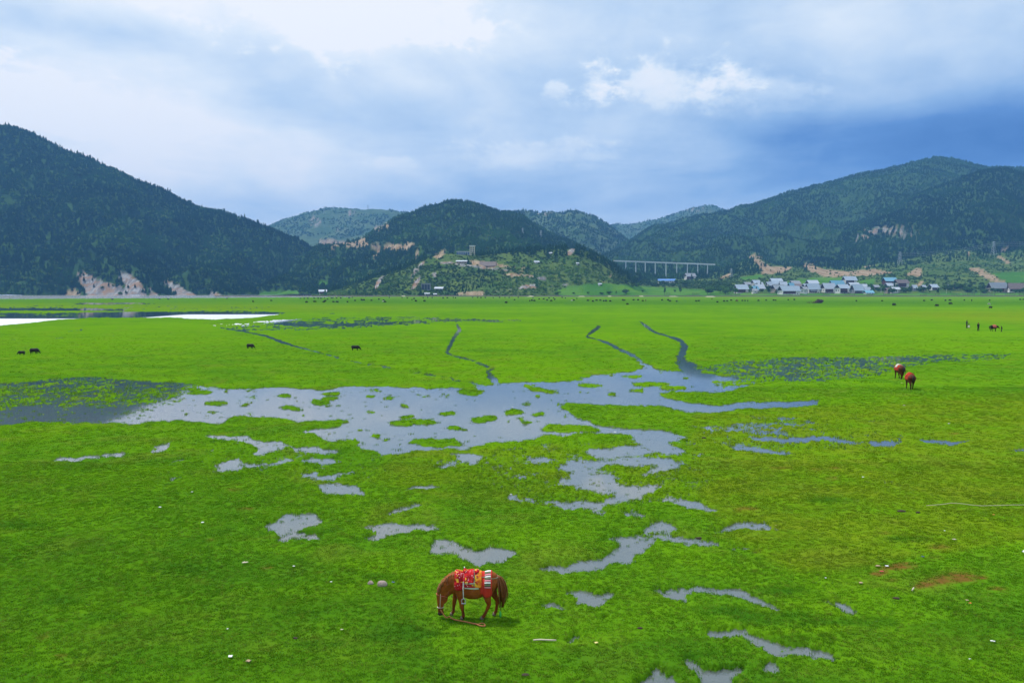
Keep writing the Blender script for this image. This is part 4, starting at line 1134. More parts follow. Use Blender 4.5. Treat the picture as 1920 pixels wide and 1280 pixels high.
MAT['chestnut'] = coat_mat('chestnut_coat', (0.235, 0.056, 0.010), (0.095, 0.024, 0.007), (0.340, 0.090, 0.014))
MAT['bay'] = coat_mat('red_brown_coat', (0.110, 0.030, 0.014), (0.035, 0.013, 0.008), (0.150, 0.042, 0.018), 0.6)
MAT['darkcoat'] = coat_mat('dark_coat', (0.022, 0.014, 0.011), (0.010, 0.007, 0.006), (0.032, 0.020, 0.014))
MAT['mane'] = simple_mat('mane_hair', (0.260, 0.100, 0.028), 0.6, 0.5, 20)
MAT['tail'] = simple_mat('tail_hair', (0.200, 0.066, 0.016), 0.6, 0.6, 14)
MAT['darkhair'] = simple_mat('dark_hair', (0.020, 0.012, 0.009), 0.6, 0.4, 20)
MAT['hoof'] = simple_mat('hoof_horn', (0.180, 0.135, 0.105), 0.6, 0.3, 20)
MAT['muzzle'] = simple_mat('muzzle_skin', (0.030, 0.022, 0.020), 0.5, 0.2, 20)
MAT['eye'] = simple_mat('eye', (0.010, 0.007, 0.005), 0.1, 0.1, 10, spec=0.6)
MAT['white_pad'] = simple_mat('white_felt', (0.62, 0.61, 0.58), 0.9, 0.12, 12)
MAT['leather'] = simple_mat('brown_leather', (0.075, 0.035, 0.018), 0.5, 0.3, 12)
MAT['black_leather'] = simple_mat('black_leather', (0.015, 0.014, 0.014), 0.5, 0.3, 12)
MAT['steel'] = simple_mat('steel', (0.45, 0.45, 0.47), 0.35, 0.15, 12, metal=0.8)
MAT['rope'] = simple_mat('orange_brown_rope', (0.420, 0.165, 0.060), 0.9, 0.35, 30)
MAT['cord'] = simple_mat('grey_green_cord', (0.22, 0.25, 0.17), 0.9, 0.3, 30)
MAT['orange'] = None
def cloth_mats():
    # red cloth printed with pink, white and yellow flowers
    m, t, out = new_mat('red_flowered_cloth')
    ob = t.n('ShaderNodeTexCoord').outputs['Object']
    v = t.n('ShaderNodeTexVoronoi', {'Vector': ob, 'Scale': 15.0}); v2 = t.n('ShaderNodeTexVoronoi', {'Vector': ob, 'Scale': 7.0})
    n = t.noise(ob, 9, 3, 0.6)
    g = t.mix(t.step(n, 0.4, 0.6), (0.52, 0.018, 0.022), (0.34, 0.010, 0.016))
    g = t.mix(t.step(v.outputs['Distance'], 0.30, 0.16), g, (0.75, 0.30, 0.34))
    g = t.mix(t.step(v.outputs['Distance'], 0.13, 0.06), g, (0.82, 0.72, 0.66))
    g = t.mix(t.step(t.noise(ob, 6.5, 3, 0.6, 0.5), 0.57, 0.61), g, (0.80, 0.46, 0.040))
    b = t.n('ShaderNodeBsdfPrincipled', {'Base Color': g, 'Roughness': 0.9, 'Specular IOR Level': 0.1})
    t.t.links.new(b.outputs[0], out.inputs[0]); MAT['flower'] = m
    m, t, out = new_mat('orange_cloth')
    ob = t.n('ShaderNodeTexCoord').outputs['Object']
    n = t.noise(ob, 8, 4, 0.65)
    g = t.mix(t.step(n, 0.40, 0.60), (0.78, 0.30, 0.028), (0.70, 0.12, 0.018))
    g = t.mix(t.m('MULTIPLY', t.step(t.noise(ob, 16, 2, 0.5), 0.60, 0.68), 0.8), g, (0.32, 0.30, 0.11))
    b = t.n('ShaderNodeBsdfPrincipled', {'Base Color': g, 'Roughness': 0.9, 'Specular IOR Level': 0.1})
    t.t.links.new(b.outputs[0], out.inputs[0]); MAT['orange'] = m
    # red blanket with woven bands of white, green, pink and black
    m, t, out = new_mat('striped_woven_blanket')
    uv = t.attr('weave').outputs['Color']
    u, w, _ = t.n('ShaderNodeSeparateColor', {0: uv}).outputs
    red = t.mix(t.noise(t.n('ShaderNodeTexCoord').outputs['Object'], 22, 3, 0.6), (0.50, 0.020, 0.018), (0.62, 0.060, 0.030))
    ph = t.m('FRACT', t.m('MULTIPLY', w, 13.0))
    k = t.m('FRACT', t.m('MULTIPLY', t.m('FLOOR', t.m('MULTIPLY', w, 13.0)), 0.37))
    band = t.mix(t.step(k, 0.30, 0.34), (0.76, 0.74, 0.68), t.mix(t.step(k, 0.62, 0.66), (0.16, 0.20, 0.10), (0.70, 0.26, 0.30)))
    band = t.mix(t.m('GREATER_THAN', ph, 0.66), band, (0.03, 0.018, 0.015))
    inb = t.m('MULTIPLY', t.m('MULTIPLY', t.m('GREATER_THAN', u, 0.38), t.m('LESS_THAN', u, 0.90)), t.step(w, 0.70, 0.66))
    g = t.mix(inb, red, band)
    b = t.n('ShaderNodeBsdfPrincipled', {'Base Color': g, 'Roughness': 0.9, 'Specular IOR Level': 0.1})
    t.t.links.new(b.outputs[0], out.inputs[0]); MAT['stripe'] = m
cloth_mats()
MAT['red_cloth'] = simple_mat('red_cloth', (0.52, 0.045, 0.022), 0.9, 0.35, 9)
MAT['pink_cloth'] = simple_mat('pink_red_cloth', (0.60, 0.14, 0.11), 0.9, 0.4, 9)
MAT['pale_cloth'] = simple_mat('pale_cloth', (0.62, 0.56, 0.48), 0.9, 0.2, 9)
MAT['green_cloth'] = simple_mat('bright_green_cloth', (0.05, 0.42, 0.09), 0.8, 0.2, 9)

# ------------------------------------------------------------------ horses
def drape(bvh, x0, x1, a0, a1, off, nx=16, na=34, axis_z=0.95, ruffle=0.008, seed=0, hem=0.02):
    """a cloth lying on the barrel between two stations along the body; angles in degrees from straight up, negative = near side"""
    r = random.Random(seed); P = np.zeros((na + 1, nx + 1, 3)); W = np.zeros(((na + 1) * (nx + 1), 2))
    for i in range(na + 1):
        for j in range(nx + 1):
            a = R(a0 + (a1 - a0) * i / na); x = x0 + (x1 - x0) * j / nx
            if i in (0, na): x += 0
            d = Vector((0, math.sin(a), math.cos(a)))
            o = Vector((x, 0, axis_z))
            far = o + d * 1.2
            h = bvh.ray_cast(far, -d)
            rad = (h[0] - o).length if h[0] is not None else 0.3
            hh = hem * mnoise.noise(Vector((x * 9, seed, i * 0.0))) * (1 if i in (0, na) else 0)
            q = rad + off + ruffle * mnoise.noise(Vector((x * 11, a * 5, seed * 3.1)))
            p = o + d * q
            P[i, j] = (p.x, p.y, p.z + hh)
            W[i * (nx + 1) + j] = (j / nx, abs(i / na - 0.5) * 2)
    return P, W
def cloth_obj(name, P, W, mat, parent, th=0.008):
    me = grid_mesh(name, P, mat)
    set_attr(me, 'weave', np.concatenate([W, np.zeros((len(W), 1))], 1))
    o = link(bpy.data.objects.new(name, me), parent)
    s = o.modifiers.new('thick', 'SOLIDIFY'); s.thickness = th; s.offset = 1
    return o
def hair_strip(b, root, tip, w0, bend, r, n=4):
    root, tip, bend = Vector(root), Vector(tip), Vector(bend)
    pts = []
    for i in range(n + 1):
        t = i / n
        pts.append(root * (1 - t) + tip * t + bend * math.sin(math.pi * t * 0.8))
    b.tube(pts, [w0 * (1 - (i / n) ** 2 * 0.85) for i in range(n + 1)], 4)

LEGS_GRAZE = {
    'nf': [((-0.42, -0.13, 1.00), 0.17), ((-0.39, -0.16, 0.74), 0.095), ((-0.345, -0.15, 0.53), 0.066), ((-0.325, -0.15, 0.36), 0.053), ((-0.295, -0.15, 0.22), 0.036), ((-0.275, -0.15, 0.11), 0.043), ((-0.315, -0.15, 0.045), 0.045)],
    'ff': [((-0.44, 0.13, 1.00), 0.17), ((-0.48, 0.16, 0.74), 0.095), ((-0.53, 0.15, 0.53), 0.066), ((-0.56, 0.15, 0.36), 0.053), ((-0.575, 0.15, 0.22), 0.036), ((-0.58, 0.15, 0.11), 0.043), ((-0.63, 0.15, 0.045), 0.045)],
    'nh': [((0.44, -0.12, 1.00), 0.23), ((0.385, -0.17, 0.72), 0.125), ((0.41, -0.16, 0.55), 0.082), ((0.445, -0.15, 0.43), 0.058), ((0.375, -0.15, 0.25), 0.040), ((0.31, -0.15, 0.12), 0.044), ((0.25, -0.15, 0.045), 0.046)],
    'fh': [((0.50, 0.12, 1.00), 0.23), ((0.53, 0.16, 0.72), 0.120), ((0.61, 0.15, 0.55), 0.078), ((0.68, 0.14, 0.43), 0.056), ((0.655, 0.14, 0.25), 0.039), ((0.635, 0.14, 0.12), 0.043), ((0.585, 0.14, 0.045), 0.046)],
}
LEGS_WALK = {
    'nf': [((-0.42, -0.13, 1.00), 0.17), ((-0.42, -0.15, 0.74), 0.095), ((-0.46, -0.13, 0.53), 0.066), ((-0.48, -0.12, 0.36), 0.053), ((-0.49, -0.12, 0.22), 0.036), ((-0.50, -0.12, 0.11), 0.043), ((-0.55, -0.12, 0.045), 0.045)],
    'ff': [((-0.44, 0.13, 1.00), 0.17), ((-0.40, 0.15, 0.74), 0.095), ((-0.34, 0.13, 0.53), 0.066), ((-0.30, 0.12, 0.36), 0.053), ((-0.24, 0.12, 0.22), 0.036), ((-0.20, 0.12, 0.12), 0.043), ((-0.24, 0.12, 0.05), 0.045)],
    'nh': [((0.46, -0.12, 1.00), 0.23), ((0.42, -0.15, 0.72), 0.125), ((0.50, -0.13, 0.55), 0.082), ((0.58, -0.11, 0.43), 0.058), ((0.56, -0.11, 0.25), 0.040), ((0.55, -0.11, 0.12), 0.044), ((0.50, -0.11, 0.045), 0.046)],
    'fh': [((0.46, 0.12, 1.00), 0.23), ((0.36, 0.15, 0.72), 0.120), ((0.39, 0.13, 0.55), 0.078), ((0.43, 0.11, 0.43), 0.056), ((0.36, 0.11, 0.25), 0.039), ((0.30, 0.11, 0.12), 0.043), ((0.24, 0.11, 0.045), 0.046)],
}
LEGS_WALK = {k: [(p, r if i == 0 else r * 1.18) for i, (p, r) in enumerate(v)] for k, v in LEGS_WALK.items()}
LEGS_GRAZE = {k: [(p, r if i == 0 else r * 1.12) for i, (p, r) in enumerate(v)] for k, v in LEGS_GRAZE.items()}
TRUNK = [('e', (0.03, 0, 0.955), (0.60, 0.285, 0.365)), ('e', (-0.02, 0, 0.85), (0.48, 0.285, 0.315)), ('e', (-0.42, 0, 1.00), (0.27, 0.215, 0.345)),
         ('e', (0.46, 0, 1.04), (0.275, 0.265, 0.295)), ('e', (-0.50, 0, 0.86), (0.17, 0.17, 0.20)), ('c', [((-0.40, 0, 1.20), 0.13), ((-0.20, 0, 1.16), 0.15), ((0.25, 0, 1.14), 0.17), ((0.5, 0, 1.15), 0.17)])]
NECK_GRAZE = [('c', [((-0.44, 0, 1.10), 0.25), ((-0.60, 0, 1.05), 0.215), ((-0.74, 0, 0.95), 0.185), ((-0.85, 0, 0.83), 0.155), ((-0.91, 0, 0.74), 0.13)]),
              ('c', [((-0.50, 0, 0.90), 0.19), ((-0.66, 0, 0.82), 0.15), ((-0.79, 0, 0.68), 0.115)]),
              ('c', [((-0.93, 0, 0.68), 0.122), ((-0.93, 0, 0.52), 0.114), ((-0.935, 0, 0.34), 0.090), ((-0.94, 0, 0.20), 0.074)]), ('e', (-0.855, 0, 0.55), (0.135, 0.078, 0.16)), ('e', (-0.93, 0, 0.145), (0.086, 0.070, 0.085))]
def neck_walk(turn=0.0, drop=0.0):
    y = lambda q: turn * q
    return [('c', [((-0.44, 0, 1.10), 0.235), ((-0.60, y(.1), 1.15 - drop * .2), 0.19), ((-0.76, y(.3), 1.20 - drop * .5), 0.15), ((-0.90, y(.5), 1.26 - drop * .8), 0.120)]),
            ('c', [((-0.50, 0, 0.94), 0.17), ((-0.68, y(.2), 1.02 - drop * .4), 0.13), ((-0.86, y(.45), 1.14 - drop * .8), 0.10)]),
            ('c', [((-0.92, y(.55), 1.26 - drop), 0.112), ((-1.03, y(.75), 1.15 - drop), 0.096), ((-1.15, y(.95), 1.01 - drop), 0.074), ((-1.22, y(1.05), 0.93 - drop), 0.062)]), ('e', (-0.98, y(.65), 1.13 - drop), (0.12, 0.075, 0.10))]
def skin_parts(neck, legs):
    return TRUNK + neck + [('c', c) for c in legs.values()]
def horse(name, label, loc, rz, neck, legs, coat, hair, voxel, group=None, head=None, mesh_key=None, scale=1.0):
    t = empty(name, loc, rz); t.scale = (scale,) * 3
    tag(t, label, 'horse', group)
    me = organic('body', skin_parts(neck, legs), voxel, coat, 5)
    link(bpy.data.objects.new('body', me), t)
    for c in legs.values():
        (x, y, z), r = c[-1]
        b = MB(); b.tube([(x - 0.012, y, 0.0), (x, y, 0.045), (x + 0.012, y, 0.085)], [0.056, 0.050, 0.044], 10)
        b.build('hoof', MAT['hoof'], t, True)
    return t, me, bvh_of(me)
def tail_for(t, mat, pts, n=26, seed=5, spread=0.06):
    r = random.Random(seed); b = MB()
    for i in range(n):
        o = [Vector((r.gauss(0, 1), r.gauss(0, 1), 0)) * spread for _ in range(1)][0]
        L = r.uniform(0.72, 1.0); k = max(3, int(len(pts) * L))
        pp = [Vector(p) + o * (0.10 + 0.90 * math.sin(min(1, i2 / (len(pts) - 1) * 1.15) * math.pi * 0.8)) for i2, p in enumerate(pts)][:k]
        b.tube(pp, [0.026 * (1 - (q / (k - 1)) ** 2 * 0.8) + 0.002 for q in range(k)], 5)
    return b.build('tail', mat, t, True)
def ear(t, base, tip, mat, w=0.035):
    b = MB(); base, tip = Vector(base), Vector(tip); m = base.lerp(tip, 0.45)
    b.tube([base, m, tip], [w * 0.75, w, 0.004], 8)
    return b.build('ear', mat, t, True)

def main_horse():
    gx, gy, _ = on_plane(888, 1163.5)
    gz = float(ground_field(np.array([gx]), np.array([gy]))[0][0])
    gz = max(gz, 0.0) + 0.005
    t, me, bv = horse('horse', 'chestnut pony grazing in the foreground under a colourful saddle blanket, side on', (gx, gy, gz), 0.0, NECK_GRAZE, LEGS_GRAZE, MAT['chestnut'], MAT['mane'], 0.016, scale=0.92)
    # head details
    for s in (-1, 1):
        ear(t, (-0.935, 0.06 * s, 0.77), (-0.975, 0.10 * s, 0.90), MAT['chestnut'])
        v, f = sphere_pts((-0.975, 0.083 * s, 0.56), 0.02, 8, 6); b = MB(); b.poly(v, f); b.build('eye', MAT['eye'], t, True)
    v, f = sphere_pts((-0.935, 0, 0.115), (0.086, 0.073, 0.062)); b = MB(); b.poly(v, f); b.build('muzzle', MAT['muzzle'], t, True)
    # mane: strips falling over the crest towards the near side, and a forelock
    crest = [(-0.40, 1.355), (-0.52, 1.32), (-0.65, 1.26), (-0.78, 1.165), (-0.89, 1.05), (-0.97, 0.93), (-1.01, 0.82)]
    cx = np.array([c[0] for c in crest]); cz = np.array([c[1] for c in crest]); tt = np.linspace(0, 1, len(crest))
    r = random.Random(8); b = MB()
    for i in range(150):
        q = r.random(); x = float(np.interp(q, tt, cx)); z = float(np.interp(q, tt, cz)) - 0.035
        side = -1 if r.random() < 0.62 else 1
        hair_strip(b, (x, 0.012 * side, z), (x + r.uniform(-.02, .07), side * r.uniform(.10, .17), z - r.uniform(.07, .19)), 0.013, (-0.03, side * 0.05, 0.06), r)
    b.build('mane', MAT['mane'], t, True)
    b = MB()
    for i in range(14):
        hair_strip(b, (-0.99, r.uniform(-.03, .03), 0.79), (-1.02 + r.uniform(-.01, .02), r.uniform(-.07, .07), 0.60 + r.uniform(-.05, .05)), 0.010, (-0.03, 0, 0), r)
    b.build('forelock', MAT['mane'], t, True)
    tail_for(t, MAT['tail'], [(0.66, 0, 1.20), (0.715, -0.01, 1.15), (0.755, -0.02, 1.02), (0.785, -0.03, 0.84), (0.80, -0.03, 0.64), (0.795, -0.03, 0.46), (0.785, -0.03, 0.30), (0.775, -0.03, 0.15)], 34)
    b = MB(); b.tube([(0.765, -0.07, 0.42), (0.765, -0.08, 0.26), (0.76, -0.085, 0.20)], 0.006, 5); cord = b.build('tail_cord', MAT['black_leather'], t)
    b = MB(); b.tube([(0.76, -0.085, 0.21), (0.762, -0.09, 0.15), (0.757, -0.09, 0.09), (0.765, -0.09, 0.03)], [0.012, 0.032, 0.036, 0.018], 7); b.build('green_tassel', MAT['green_cloth'], t, True)
    # blankets, cloths and saddle
    P, W = drape(bv, 0.20, 0.525, -132, 132, 0.014, seed=1, hem=0.05); cloth_obj('striped_blanket', P, W, MAT['stripe'], t)
    P, W = drape(bv, -0.52, -0.24, -104, 104, 0.018, seed=2, hem=0.03, ruffle=0.014); cloth_obj('flowered_cloth', P, W, MAT['flower'], t)
    P, W = drape(bv, 0.02, 0.235, -88, 88, 0.030, seed=3, ruffle=0.016); cloth_obj('orange_cloth', P, W, MAT['orange'], t)
    P, W = drape(bv, -0.27, 0.16, -98, 98, 0.020, seed=6); cloth_obj('white_pad', P, W, MAT['white_pad'], t)
    P, W = drape(bv, -0.25, 0.13, -88, 88, 0.032, seed=7); fl = cloth_obj('saddle_flap', P, W, MAT['flower'], t)
    P, W = drape(bv, -0.26, 0.02, -66, 66, 0.050, seed=8, ruffle=0.02); cloth_obj('saddle_cover', P, W, MAT['flower'], t, 0.02)
    P, W = drape(bv, -0.24, 0.04, -69, -61, 0.056, seed=9, nx=12, na=6); cloth_obj('cover_hem', P, W, MAT['white_pad'], t, 0.006)
    me_s = organic('saddle', [('e', (-0.24, 0, 1.345), (0.06, 0.14, 0.065)), ('e', (-0.06, 0, 1.315), (0.20, 0.17, 0.055)), ('e', (0.10, 0, 1.335), (0.08, 0.17, 0.05))], 0.02, MAT['flower'], 5)
    link(bpy.data.objects.new('saddle', me_s), t)
    b = MB(); b.tube([(-0.255, 0, 1.39), (-0.26, 0, 1.43), (-0.25, 0.0, 1.45)], [0.018, 0.014, 0.016], 8); b.build('saddle_horn', MAT['steel'], t, True)
    def band(x, a0, a1, off, rad, mat, name, ax=0.95, slope=0.0, n=30):
        pts = []
        for i in range(n + 1):
            a = R(a0 + (a1 - a0) * i / n); d = Vector((0, math.sin(a), math.cos(a))); o = Vector((x + slope * math.sin(a * .5), 0, ax))
            h = bv.ray_cast(o + d * 1.2, -d)
            q = ((h[0] - o).length if h[0] is not None else .3) + off
            pts.append(o + d * q)
        b = MB(); b.tube(pts, rad, 6); return b.build(name, mat, t, True)
    band(-0.28, -180, 180, 0.012, 0.014, MAT['leather'], 'girth')
    band(0.03, -80, 80, 0.046, 0.013, MAT['cord'], 'cover_strap')
    for s in (-1, 1):
        b = MB(); b.tube([(-0.27, 0.31 * s, 1.13), (-0.275, 0.345 * s, 0.95), (-0.27, 0.35 * s, 0.78), (-0.265, 0.345 * s, 0.66)], 0.014, 5); st = b.build('stirrup_strap', MAT['white_pad'], t)
        b = MB(); b.tube([(-0.265 + 0.06 * math.sin(a), 0.345 * s, 0.59 - 0.07 * math.cos(a)) for a in np.linspace(0.5, 5.78, 12)], 0.011, 6)
        b.tube([(-0.325, 0.345 * s, 0.525), (-0.205, 0.345 * s, 0.525)], 0.016, 6); b.build('stirrup', MAT['steel'], st)
        # crupper strap running back to the tail
        pts = []
        for i in range(12):
            q = i / 11; x = 0.15 + q * 0.56; zz = 1.235 - 0.06 * q
            h = bv.ray_cast(Vector((x, 0.9 * s, zz)), Vector((0, -s, 0)))
            pts.append(h[0] + Vector((0, 0.03 * s, 0)) if h[0] is not None else Vector((x, 0.16 * s * (1 - q), zz)))
        b = MB(); b.tube(pts, 0.011, 5); b.build('crupper_strap', MAT['cord'], t)
    # bridle
    def ring(p, ax, rad, mat, nm, par, off=0.008, n=26):
        p, ax = Vector(p), Vector(ax).normalized(); u = ax.orthogonal().normalized(); w = ax.cross(u); pts = []
        for i in range(n + 1):
            a = i * 6.28318 / n; d = u * math.cos(a) + w * math.sin(a)
            h = bv.ray_cast(p + d * 0.35, -d)
            pts.append((h[0] if h[0] is not None and (h[0] - p).length < 0.2 else p + d * 0.09) + d * off)
        b = MB(); b.tube(pts, rad, 6); return b.build(nm, mat, par, True)
    br = ring((-0.94, 0, 0.30), (0, 0.02, 1), 0.009, MAT['pale_cloth'], 'noseband', t)
    ring((-0.93, 0, 0.66), (0.25, 0, 1), 0.009, MAT['pink_cloth'], 'browband', t)
    for s in (-1, 1):
        pts = []
        for i in range(9):
            q = i / 8; z = 0.72 - q * 0.42; x = -0.925 - 0.02 * q
            h = bv.ray_cast(Vector((x, 0.5 * s, z)), Vector((0, -s, 0)))
            pts.append((h[0] if h[0] is not None else Vector((x, .09 * s, z))) + Vector((0, 0.008 * s, 0)))
        b = MB(); b.tube(pts, 0.008, 5); b.build('cheek_strap', MAT['pale_cloth'], t)
    # lead rope trailing over the grass
    def loc(px, py, dz=0.015):
        x, y, _ = on_plane(px, py)
        z = max(0.0, float(ground_field(np.array([x]), np.array([y]))[0][0])) + dz
        return ((x - gx) / 0.92, (y - gy) / 0.92, (z - gz) / 0.92)
    pts = [(-0.93, -0.085, 0.25), (-0.86, -0.14, 0.16), (-0.76, -0.22, 0.075)] + [loc(842, 1165, .05), loc(850, 1169, .04), loc(862, 1172, .035), loc(875, 1175, .035), loc(886, 1178, .035), loc(896, 1180, .04), loc(903, 1178, .045), loc(909, 1180, .04), loc(908, 1183, .035), loc(899, 1182, .035), loc(892, 1179, .04)]
    cv = []
    for i in range(len(pts) - 1):
        for k in range(4):
            q = k / 4; p0, p1, p2, p3 = [Vector(pts[min(max(i + d_, 0), len(pts) - 1)]) for d_ in (-1, 0, 1, 2)]
            cv.append(0.5 * ((2 * p1) + (p2 - p0) * q + (2 * p0 - 5 * p1 + 4 * p2 - p3) * q * q + (3 * p1 - p0 - 3 * p2 + p3) * q ** 3))
    cv.append(Vector(pts[-1]))
    b = MB(); b.tube(cv, 0.019, 6); b.build('lead_rope', MAT['rope'], t, True)
main_horse()

def pack_horse(name, label, px, py, rz, neck, coat, cloth, cloth2, group, hair, seed, tail_len=1.0):
    x, y, _ = on_plane(px, py)
    z = max(0.0, float(ground_field(np.array([x]), np.array([y]))[0][0]))
    t, me, bv = horse(name, label, (x, y, z), rz, neck, LEGS_WALK, coat, hair, 0.024, group)
    P, W = drape(bv, -0.42, 0.30, -112, 112, 0.03, 10, 26, seed=seed, ruffle=0.03, hem=0.05); cloth_obj('saddle_blanket', P, W, cloth, t, 0.02)
    P, W = drape(bv, -0.30, 0.08, -62, 62, 0.075, 8, 16, seed=seed + 1, ruffle=0.03); cloth_obj('saddle_cover', P, W, cloth2, t, 0.04)
    me_s = organic('saddle', [('e', (-0.26, 0, 1.39), (0.06, 0.15, 0.08)), ('e', (-0.08, 0, 1.35), (0.2, 0.17, 0.06)), ('e', (0.09, 0, 1.39), (0.06, 0.17, 0.06))], 0.03, cloth2, 4)
    link(bpy.data.objects.new('saddle', me_s), t)
    tail_for(t, hair, [(0.68, 0, 1.19), (0.76, 0, 1.12), (0.81, 0, 0.98), (0.83, 0, 0.80), (0.82, 0, 0.62), (0.80, 0, 0.44), (0.79, 0, 0.32)], 16, seed)
    r = random.Random(seed); b = MB()
    hx = [p for p in neck[0][1]]
    for i in range(40):
        q = r.random() * (len(hx) - 1); k = int(q); f = q - k; k2 = min(k + 1, len(hx) - 1)
        p = Vector(hx[k][0]).lerp(Vector(hx[k2][0]), f); rad = hx[k][1] * (1 - f) + hx[k2][1] * f
        s = -1 if r.random() < .5 else 1
        hair_strip(b, p + Vector((0, 0, rad * .97)), p + Vector((r.uniform(-.02, .05), s * rad * 1.05, rad * .25)), 0.016, (0, s * 0.04, 0.03), r)
    b.build('mane', hair, t, True)
    hd = neck[2][1][0][0]
    for s in (-1, 1):
        ear(t, (hd[0], hd[1] + 0.055 * s, hd[2] + 0.08), (hd[0] - 0.02, hd[1] + 0.085 * s, hd[2] + 0.23), coat)
    return t
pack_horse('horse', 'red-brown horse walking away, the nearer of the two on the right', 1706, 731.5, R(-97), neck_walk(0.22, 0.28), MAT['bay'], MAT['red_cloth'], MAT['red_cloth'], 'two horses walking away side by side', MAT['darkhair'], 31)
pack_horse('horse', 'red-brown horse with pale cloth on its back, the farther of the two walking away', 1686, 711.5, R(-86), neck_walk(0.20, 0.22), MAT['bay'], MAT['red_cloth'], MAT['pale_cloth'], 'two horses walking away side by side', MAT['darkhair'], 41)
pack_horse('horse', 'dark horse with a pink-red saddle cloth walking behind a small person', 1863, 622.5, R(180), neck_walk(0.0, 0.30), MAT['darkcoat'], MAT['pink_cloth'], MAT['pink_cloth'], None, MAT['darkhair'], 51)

# ------------------------------------------------------------------ people
MAT['skin'] = simple_mat('skin', (0.36, 0.20, 0.13), 0.6, 0.15, 20)
MAT['black_cloth'] = simple_mat('black_cloth', (0.016, 0.016, 0.020), 0.9, 0.3, 12)
MAT['navy_cloth'] = simple_mat('navy_cloth', (0.022, 0.026, 0.045), 0.9, 0.3, 12)
MAT['white_cloth'] = simple_mat('white_cloth', (0.68, 0.62, 0.60), 0.9, 0.15, 12)
MAT['grey_cloth'] = simple_mat('grey_cloth', (0.10, 0.10, 0.11), 0.9, 0.3, 12)
MAT['black_hair'] = simple_mat('black_hair', (0.010, 0.009, 0.008), 0.5, 0.3, 30)
MAT['red_hat'] = simple_mat('red_brown_hat', (0.22, 0.05, 0.03), 0.9, 0.3, 20)
def person(label, px, py, rz, h, top, bottom, stride=0.12, arm=(0.05, -0.05), hat=None, skirt=None, reach=None, group=None):
    x, y, _ = on_plane(px, py)
    z = max(0.0, float(ground_field(np.array([x]), np.array([y]))[0][0]))
    t = empty('person', (x, y, z), rz); s = h / 1.7; t.scale = (s, s, s)
    tag(t, label, 'person', group)
    def arm_pts(sd, f):
        sh = Vector((0.0, 0.19 * sd, 1.40))
        if reach and sd == reach[0]:
            el = sh + Vector((0.14, 0.03 * sd, -0.24)); wr = el + Vector((0.24, -0.02 * sd, -0.04))
        else:
            el = sh + Vector((f * .6 - .02, 0.05 * sd, -0.29)); wr = el + Vector((f + .05, 0.0, -0.25))
        return sh, el, wr
    def leg_pts(sd, f):
        return [Vector((0, 0.095 * sd, 0.90)), Vector((f * .55 + .02, 0.10 * sd, 0.49)), Vector((f, 0.10 * sd, 0.09))]
    parts = [('e', (0, 0, 1.20), (0.115, 0.165, 0.26)), ('e', (0, 0, 0.95), (0.12, 0.16, 0.14)), ('c', [((0, 0, 1.42), 0.065), ((0.01, 0, 1.52), 0.055)]),
             ('e', (0.015, 0, 1.60), (0.092, 0.075, 0.112)), ('e', (0.095, 0, 1.585), (0.022, 0.014, 0.022)), ('e', (0.06, 0, 1.525), (0.04, 0.045, 0.03))]
    for sd in (-1, 1):
        parts.append(('e', (0.01, 0.077 * sd, 1.59), (0.018, 0.012, 0.03)))
        sh, el, wr = arm_pts(sd, arm[0] if sd < 0 else arm[1])
        parts.append(('c', [(sh, 0.062), (el, 0.044), (wr, 0.030)]))
        d = (wr - el).normalized(); palm = wr + d * 0.06
        parts.append(('e', palm, (0.030, 0.024, 0.045)))
        for k in range(4):
            o = Vector((0.024 * (k - 1.5), 0, 0)); L = (0.060, 0.072, 0.070, 0.055)[k]
            parts.append(('c', [(palm + o, 0.011), (palm + o + d * L * .7, 0.010), (palm + o + d * L + Vector((0, -0.02 * sd, 0)), 0.009)]))
        parts.append(('c', [(palm - d * .02 + Vector((0.03, 0, 0)), 0.012), (palm + Vector((0.055, -0.01 * sd, 0)) + d * .02, 0.010)]))
        lp = leg_pts(sd, stride * sd)
        parts.append(('c', [(lp[0], 0.095), (lp[1], 0.062), (lp[2], 0.042)]))
        parts.append(('c', [(lp[2] + Vector((0, 0, -.03)), 0.045), (lp[2] + Vector((.15, 0, -.055)), 0.034)]))
    link(bpy.data.objects.new('body', organic('body', parts, 0.014, MAT['skin'], 3)), t)
    tp = [('e', (0, 0, 1.20), (0.135, 0.19, 0.28)), ('e', (0, 0, 0.97), (0.14, 0.185, 0.13)), ('c', [((0, -0.17, 1.40), 0.085), ((0, 0.17, 1.40), 0.085)])]
    for sd in (-1, 1):
        sh, el, wr = arm_pts(sd, arm[0] if sd < 0 else arm[1])
        tp.append(('c', [(sh, 0.085), (el, 0.062), (wr, 0.048)]))
    link(bpy.data.objects.new('jacket', organic('jacket', tp, 0.02, top, 3)), t)
    bp = [('e', (0, 0, 0.93), (0.135, 0.175, 0.13))]
    for sd in (-1, 1):
        lp = leg_pts(sd, stride * sd); bp.append(('c', [(lp[0], 0.108), (lp[1], 0.080), (lp[2] + Vector((0, 0, .02)), 0.062)]))
    link(bpy.data.objects.new('trousers', organic('trousers', bp, 0.02, bottom, 3)), t)
    if skirt:
        b = MB(); b.tube([(0, 0, 1.02), (0, 0, 0.80), (0, 0, 0.45), (0, 0, 0.28)], [0.17, 0.24, 0.33, 0.36], 16); b.build('skirt', skirt, t, True)
    for sd in (-1, 1):
        lp = leg_pts(sd, stride * sd)
        link(bpy.data.objects.new('shoe', organic('shoe', [('c', [(lp[2] + Vector((-.02, 0, -.035)), 0.052), (lp[2] + Vector((.06, 0, -.04)), 0.05), (lp[2] + Vector((.16, 0, -.05)), 0.038)])], 0.016, MAT['black_leather'], 2)), t)
